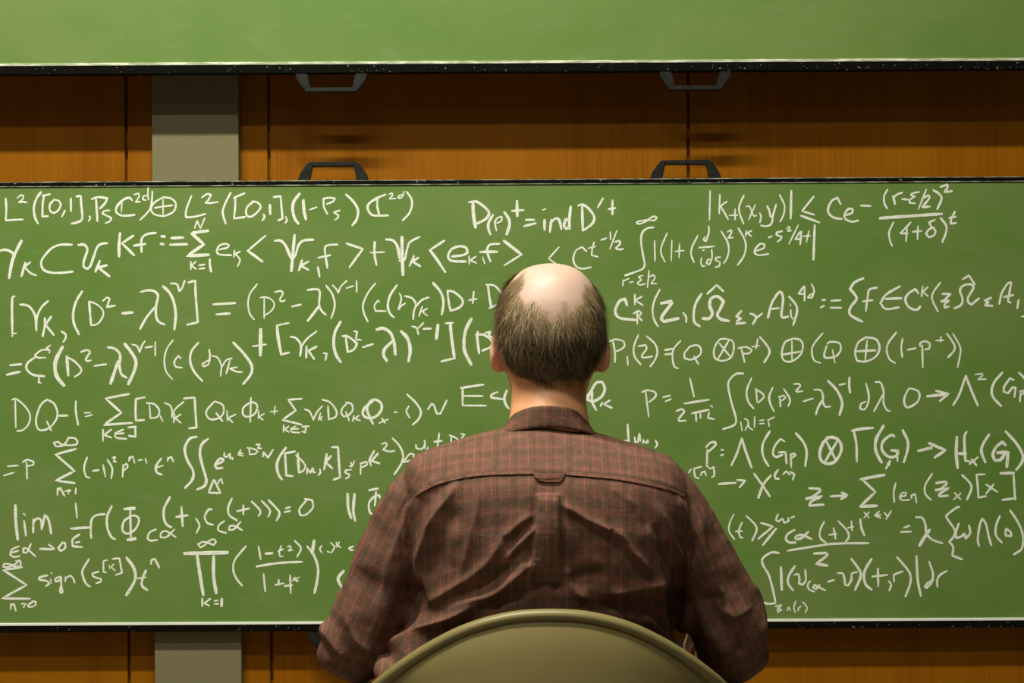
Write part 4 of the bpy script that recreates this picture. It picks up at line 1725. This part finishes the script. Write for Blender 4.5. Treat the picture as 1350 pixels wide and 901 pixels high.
def hairiness(pix, co):
    """how thick the hair grows, 0 on bare skin"""
    dx, dy = pix[:, 0] - 729, pix[:, 1] - 366
    back = co[:, 1] < 2.60
    # bare crown seen from behind, running on forward over the top
    rr_ = np.sqrt((dx / 53.0) ** 2 + (np.maximum(dy, 0) / 56.0) ** 2)
    rr_ = np.where(dy < 0, np.abs(dx) / (53.0 + 0.0 * dx), rr_)
    wob = np.array([noise.noise(Vector((c[0] * 45, c[1] * 45, c[2] * 45))) for c in co])
    h = smoothstep(0.74, 1.24, rr_ + wob * 0.30)
    front = smoothstep(2.685, 2.665, co[:, 1] + 0.0)
    h = h * front
    # nape line and the bare skin round the ears
    low_ = np.interp(pix[:, 0], [660, 668, 676, 690, 705, 720, 740, 765, 780, 788], [446, 470, 481, 491, 498, 501, 499, 496, 486, 466])
    h = h * smoothstep(15, -8, pix[:, 1] - low_ + wob * 8)
    h = h * np.where(co[:, 1] > 2.60, smoothstep(452, 440, pix[:, 1]), 1.0)
    return h


def body_tone(me):
    co = coords(me)
    pix = to_px(co)
    at = me.color_attributes.new('tone', 'FLOAT_COLOR', 'POINT')
    bare = np.array((0.60, 0.335, 0.205))
    pale = np.array((0.57, 0.40, 0.31))
    red = np.array((0.90, 0.44, 0.21))
    scalp = np.array((0.20, 0.125, 0.06))
    c = np.tile(bare, (len(co), 1))
    head = (co[:, 2] > sz_(600))
    k = smoothstep(470, 400, pix[:, 1])[:, None] * head[:, None]
    c = c * (1 - k) + pale * k
    k = (smoothstep(470, 515, pix[:, 1]) * head)[:, None]
    c = c * (1 - k) + red * k
    ear = (np.abs(co[:, 0] - XH) > 0.0795)[:, None] & head[:, None] & (pix[:, 1] > 425)[:, None]
    c = np.where(ear, np.array((0.98, 0.50, 0.36)), c)
    lips = (np.hypot((co[:, 0] - XH) / 0.022, (co[:, 2] - (zn - 0.036)) / 0.010) < 1) & (co[:, 1] > 2.70)
    c = np.where(lips[:, None], np.array((0.42, 0.14, 0.10)), c)
    hh = hairiness(pix, co) * head
    k = (hh ** 1.6 * 0.80)[:, None]
    c = c * (1 - k) + scalp * k
    rgba = np.ones((len(co), 4), np.float32)
    rgba[:, :3] = c
    at.data.foreach_set('color', rgba.ravel())


body_tone(body_me)
man = link('person', body_me, M_SKIN, None, True)
man_base = Vector((XB, 2.66, 0.0))
body_me.transform(Matrix.Translation(-man_base))
man.location = man_base
tag(man, 'balding man in a brown plaid shirt seated with his back to us, facing the formulas', 'person')

shirt = child('shirt', shirt_me, M_SHIRT, man, True)
shirt['label'] = 'brown long sleeved shirt with thin red plaid lines'


# ---- collar: a folded band round the neck, open at the throat
def collar():
    n = 72
    prof = [  # (drop from the top edge px, half width px at the back rows, back y, outward offset)
        (13, 48.5, 2.5375, 0), (2, 50.0, 2.5355, 0), (0, 51.2, 2.5335, 0), (1.2, 52.8, 2.532, 0), (9, 59, 2.5315, 0),
        (19, 68, 2.531, 0), (26.5, 75.5, 2.5300, 0), (28, 75.5, 2.5315, 0), (27, 71.0, 2.536, 0)]
    V, Fc = [], []
    for i in range(n + 1):
        a = math.radians(-90 - 152 + 304 * i / n)     # -90 = straight back
        ca, sa = math.cos(a), math.sin(a)
        f = max(0.0, (sa + 1) / 2)                     # 0 at the back, 1 at the throat
        for (d, hw, yb, _) in prof:
            py0 = 533.0 + 9.0 * abs(ca) ** 2.2 + 28 * f ** 1.4
            py = py0 + d * (1 + 0.10 * abs(ca)) + 6 * f
            half = (P(721.5 + hw, 550, YS).x - P(721.5, 550, YS).x)
            yc, yd = 2.605, 2.605 - yb
            yfr = yd * (1 - 0.05 * f)
            x = P(721.0, py, YS).x + half * (1.0 - 0.10 * f) * ca
            V.append(Vector((x, yc + yfr * sa, P(721, py, YS).z)))
    m = len(prof)
    for i in range(n):
        for k in range(m - 1):
            Fc.append((i * m + k, i * m + k + 1, (i + 1) * m + k + 1, (i + 1) * m + k))
    return V, Fc


def flat_uv(me):
    uvl = me.uv_layers.new(name='weave')
    co = coords(me)
    vi = np.empty(len(me.loops), np.int32)
    me.loops.foreach_get('vertex_index', vi)
    c = co[vi]
    uv = np.stack([c[:, 0] * 1.1, c[:, 2] + 0.017 + 0.6 * (c[:, 1] - 2.5)], 1)
    uvl.data.foreach_set('uv', uv.astype(np.float32).ravel())


V, Fc = collar()
cme = mesh('collar', V, Fc)
flat_uv(cme)
col_o = child('collar', cme, M_SHIRT, shirt, True)
so = col_o.modifiers.new('t', 'SOLIDIFY'); so.thickness = 0.0018; so.offset = 0.0
sd = col_o.modifiers.new('d', 'SUBSURF'); sd.levels = 1; sd.render_levels = 1


def back_y(px, py):
    """depth of the shirt's back at a photo position"""
    best = None
    return best


# hanging loop on the yoke seam
sco = coords(shirt_me) + np.array(man_base)
spx = to_px(sco)


def surf(px, py, lift=0.0, k=6):
    d = np.hypot(spx[:, 0] - px, spx[:, 1] - py) + (sco[:, 1] > 2.6) * 1e3
    i = np.argpartition(d, k)[:k]
    return P(px, py, float(sco[i, 1].mean()) - lift)


def strip(cols, rows_):
    V, Fc = [], []
    for (px, a, b, la) in cols:
        for k in range(rows_ + 1):
            py = a + (b - a) * k / rows_
            V.append(surf(px, py, la))
    m = rows_ + 1
    for i in range(len(cols) - 1):
        for k in range(rows_):
            Fc.append((i * m + k, i * m + k + 1, (i + 1) * m + k + 1, (i + 1) * m + k))
    return V, Fc


cols = [(703.5, 622, 627, 0.0010), (705.5, 623.6, 630.4, 0.0030), (709, 624.8, 632, 0.0052), (717, 625.2, 632.3, 0.0060), (725, 625.3, 632.4, 0.0060),
        (733, 625.3, 632.3, 0.0060), (740, 624.8, 631.8, 0.0052), (743.5, 623.4, 630, 0.0030), (745.5, 622, 626.5, 0.0010)]
V, Fc = strip(cols, 3)
lme = mesh('hanging_loop', V, Fc)
flat_uv(lme)
lo_ = child('hanging_loop', lme, M_SHIRT, shirt, True)
so = lo_.modifiers.new('t', 'SOLIDIFY'); so.thickness = 0.0016; so.offset = 0.0
sd = lo_.modifiers.new('d', 'SUBSURF'); sd.levels = 2; sd.render_levels = 2

# raised seams: the lower edge of the yoke and the two armholes, and the box pleat under the loop


def seam(name, line, across, width, lift0, lift1, taper=0.0):
    """narrow folded edge of cloth lying on the shirt along a line of the view"""
    path = [p.xy for p in catmull([Vector((q[0], q[1], 0)) for q in line], 6)]
    V, Fc = [], []
    rows_ = 3
    for i, p in enumerate(path):
        for k in range(rows_ + 1):
            f = k / rows_
            q = p + Vector(across) * width * (f - 1)
            V.append(surf(q.x, q.y, lift0 + (lift1 - lift0) * f))
        q = p
        V.append(surf(q.x, q.y, -0.003))
    m = rows_ + 2
    for i in range(len(path) - 1):
        for k in range(m - 1):
            Fc.append((i * m + k, i * m + k + 1, (i + 1) * m + k + 1, (i + 1) * m + k))
    me = mesh(name, V, Fc)
    flat_uv(me)
    return child(name, me, M_SHIRT, shirt, False)


seam('yoke_seam', [(547, 655), (562, 646), (582, 637.5), (620, 629), (660, 626), (704, 625)], (0, 1), 7, -0.001, 0.0022)
seam('yoke_seam', [(745, 626), (790, 630), (830, 635), (880, 646), (903, 656)], (0, 1), 7, -0.001, 0.0022)
seam('armhole_seam', [(541, 655), (531, 674), (530, 700), (536, 752)], (-1, 0), 7, -0.001, 0.0028)
seam('armhole_seam', [(908, 674), (911, 694), (913, 716), (908, 756)], (1, 0), 7, -0.001, 0.0028)

V, Fc = [], []
for k in range(17):
    py = 653 + (768 - 653) * k / 16
    xl = float(np.interp(py, [650, 700, 745, 800], [709.5, 706, 700.5, 690]))
    xr = float(np.interp(py, [650, 700, 745, 800], [736.5, 737.5, 739, 744]))
    lf = 0.0105 if k else 0.0095
    for f, l in ((0, -0.003), (0.0, lf), (0.12, lf + 0.0012), (0.35, lf + 0.0008), (0.62, lf + 0.0008), (0.88, lf + 0.0012), (1.0, lf), (1.0, -0.003)):
        V.append(surf(xl + (xr - xl) * f, py, l * (1 - 0.7 * (k / 16) ** 3) if l > 0 else l, 40))
for k in range(16):
    for j in range(7):
        Fc.append((k * 8 + j, k * 8 + j + 1, (k + 1) * 8 + j + 1, (k + 1) * 8 + j))
V += [surf(709.5 + 27 * j / 7, 652.6, -0.003) for j in range(8)]
o = 17 * 8
for j in range(7):
    Fc.append((o + j, o + j + 1, j + 1, j))
pme = mesh('box_pleat', V, Fc)
flat_uv(pme)
child('box_pleat', pme, M_SHIRT, shirt, False)

# ---- trousers and shoes
tr = []
hips = [(Vector((XB, 2.655, 0.60)), Vector((0.150, 0, 0)), Vector((0, 0.135, 0)), 2.4), (Vector((XB, 2.66, 0.55)), Vector((0.168, 0, 0)), Vector((0, 0.155, 0)), 2.5),
        (Vector((XB, 2.665, 0.50)), Vector((0.165, 0, 0)), Vector((0, 0.150, 0)), 2.5), (Vector((XB, 2.67, 0.475)), Vector((0.14, 0, 0)), Vector((0, 0.12, 0)), 2.4)]
tr.append(loft(hips, 36))
for s in (-1, 1):
    hip, knee = Vector((XB + s * 0.095, 2.68, 0.548)), Vector((XB + s * 0.15, 3.12, 0.548))
    ank = Vector((XB + s * 0.16, 3.155, 0.13))
    tr.append(loft(tube_rings([hip, hip.lerp(knee, 0.5), knee, knee.lerp(ank, 0.4) + Vector((0, -0.012, 0)), ank],
                              [0.086, 0.080, 0.066, 0.062, 0.055], 6), 24))
child('trousers', fused('trousers', tr, 0.006, 5, 0.5), M_TROUSER, man, True)
for s in (-1, 1):
    a = Vector((XB + s * 0.16, 3.16, 0.0))
    rows_ = [(-0.065, 0.026, 0.030), (-0.045, 0.037, 0.046), (0.0, 0.039, 0.047), (0.07, 0.043, 0.040), (0.14, 0.047, 0.032), (0.19, 0.040, 0.026), (0.215, 0.022, 0.018)]
    v, f = loft([(a + Vector((s * 0.012 * (t / 0.2), t, hh + 0.004)), Vector((w_, 0, 0)), Vector((0, 0, hh)), 2.6) for t, w_, hh in rows_], 24)
    child('shoe', mesh('shoe', v, f), M_SHOE, man, True)
for s in (-1, 1):
    v, f = blob((XH + s * 0.031, 2.7165, zn + 0.031), (0.0115, 0.009, 0.0065))
    eye = child('eye', mesh('eye', v, f), M_EYE, man, True)
    v, f = blob((XH + s * 0.031, 2.7238, zn + 0.031), (0.0045, 0.0022, 0.0045))
    child('iris', mesh('iris', v, f), M_SHOE, eye, True)


# ---- hair: thousands of short fine strands round the back and sides
def grow_hair():
    me = man.data
    off = np.array(man_base)
    co = coords(me) + off
    no = normals(me)
    me.calc_loop_triangles()
    tri = np.empty(len(me.loop_triangles) * 3, np.int32)
    me.loop_triangles.foreach_get('vertices', tri)
    tri = tri.reshape(-1, 3)
    c = co[tri].mean(1)
    pix = to_px(c)
    ok = (c[:, 2] > sz_(525)) & (np.abs(c[:, 0] - XH) < 0.0815)
    tri, c, pix = tri[ok], c[ok], pix[ok]
    hh = hairiness(pix, c)
    area = np.linalg.norm(np.cross(co[tri[:, 1]] - co[tri[:, 0]], co[tri[:, 2]] - co[tri[:, 0]]), axis=1) / 2
    wts = area * (hh ** 0.95 + 0.06 * (hh > 0.01))
    wts /= wts.sum()
    rng = np.random.default_rng(11)
    N = 34000
    pick = rng.choice(len(tri), N, p=wts)
    V, Fc, Cl = [], [], []
    dark, mid, light, grey = (np.array(x) for x in ((0.050, 0.032, 0.014), (0.13, 0.088, 0.038), (0.30, 0.21, 0.10), (0.42, 0.35, 0.22)))
    for q in pick:
        t = tri[q]
        r1, r2 = rng.random(2)
        if r1 + r2 > 1:
            r1, r2 = 1 - r1, 1 - r2
        p = Vector(co[t[0]] * (1 - r1 - r2) + co[t[1]] * r1 + co[t[2]] * r2)
        n = Vector(no[t].mean(0)).normalized()
        k = hh[q]
        dxc = p.x - XH
        # combed back and down, fanning away from the crown
        flow = Vector((0.35 * dxc / 0.08 + 0.25 * noise.noise(p * 28), -0.25, -1.0))
        if p.z > sz_(400):
            flow = Vector((1.1 * math.copysign(1, dxc) * min(1, abs(dxc) / 0.03), -0.6, -0.7))
        flow += Vector(rng.normal(0, 0.27, 3) + 0.30 * np.array(noise.noise_vector(p * 40)))
        flow -= n * flow.dot(n)
        if flow.length < 1e-3:
            continue
        flow.normalize()
        low_ = p.z < sz_(470)
        L = (0.020 + 0.012 * rng.random()) * (0.35 + 0.65 * k)
        if low_:
            L *= max(0.22, (p.z - sz_(510)) / (sz_(470) - sz_(515)))
        lift = 0.10 + 0.16 * rng.random() + (0.6 * rng.random() if rng.random() < 0.14 else 0)
        width = (0.00026 + 0.00022 * rng.random()) * (0.6 + 0.4 * k)
        side = flow.cross(n).normalized()
        o = len(V)
        curl = rng.normal(0, 0.12)
        segs = 4
        q0 = p - n * 0.0006
        for s in range(segs + 1):
            a = s / segs
            ctr = q0 + flow * L * a + n * (L * lift * (a - 0.55 * a * a) + 0.0016 * (1 - k * 0.2)) + side * curl * L * a * a
            wd = width * (1 - 0.75 * a)
            V.append(ctr - side * wd)
            V.append(ctr + side * wd)
        for s in range(segs):
            b = o + 2 * s
            Fc.append((b, b + 1, b + 3, b + 2))
        u = rng.random() + 0.55 * noise.noise(p * 70) + 0.2 * noise.noise(p * 25)
        col = dark if u < 0.28 else mid if u < 0.66 else light if u < 0.92 else grey
        edge = max(0.0, 1 - k)
        col = col * (1 - 0.75 * edge) + np.array((0.36, 0.25, 0.13)) * 0.75 * edge
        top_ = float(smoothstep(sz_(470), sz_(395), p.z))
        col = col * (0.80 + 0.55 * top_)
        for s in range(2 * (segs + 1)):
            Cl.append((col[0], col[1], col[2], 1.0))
    # thin pale down on the nape below the cut line
    fz = np.where((pix[:, 1] > 482) & (pix[:, 1] < 519) & (c[:, 1] < 2.60) & (pix[:, 0] > 690))[0]
    wz = area[fz] * (0.15 + 0.85 * smoothstep(700, 765, pix[fz, 0])) * smoothstep(521, 500, pix[fz, 1])
    for q in rng.choice(fz, 1500, p=wz / wz.sum()):
        t = tri[q]
        r1, r2 = rng.random(2)
        if r1 + r2 > 1:
            r1, r2 = 1 - r1, 1 - r2
        p = Vector(co[t[0]] * (1 - r1 - r2) + co[t[1]] * r1 + co[t[2]] * r2)
        n = Vector(no[t].mean(0)).normalized()
        flow = Vector((-0.25, -0.3, -1.0)) + Vector(rng.normal(0, 0.15, 3))
        flow -= n * flow.dot(n)
        flow.normalize()
        side = flow.cross(n).normalized()
        L = 0.006 + 0.006 * rng.random()
        o = len(V)
        for s in range(3):
            ctr = p - n * 0.0003 + flow * L * s / 2 + n * (0.0010 * s)
            wd = 0.00020 * (1 - 0.35 * s)
            V.append(ctr - side * wd)
            V.append(ctr + side * wd)
        Fc += [(o, o + 1, o + 3, o + 2), (o + 2, o + 3, o + 5, o + 4)]
        col = np.array((0.68, 0.40, 0.16)) * (0.6 + 0.6 * rng.random())
        Cl += [(col[0], col[1], col[2], 1.0)] * 6
    hm = mesh('hair', V, Fc)
    at = hm.color_attributes.new('strand', 'FLOAT_COLOR', 'POINT')
    at.data.foreach_set('color', np.array(Cl, np.float32).ravel())
    t = NT('greying_brown_hair', 0.5, 0.3)
    a = t.node('ShaderNodeVertexColor', layer_name='strand')
    t.base(a.outputs['Color'])
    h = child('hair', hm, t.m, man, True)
    h['label'] = 'short greying brown hair round a bald crown'


grow_hair()
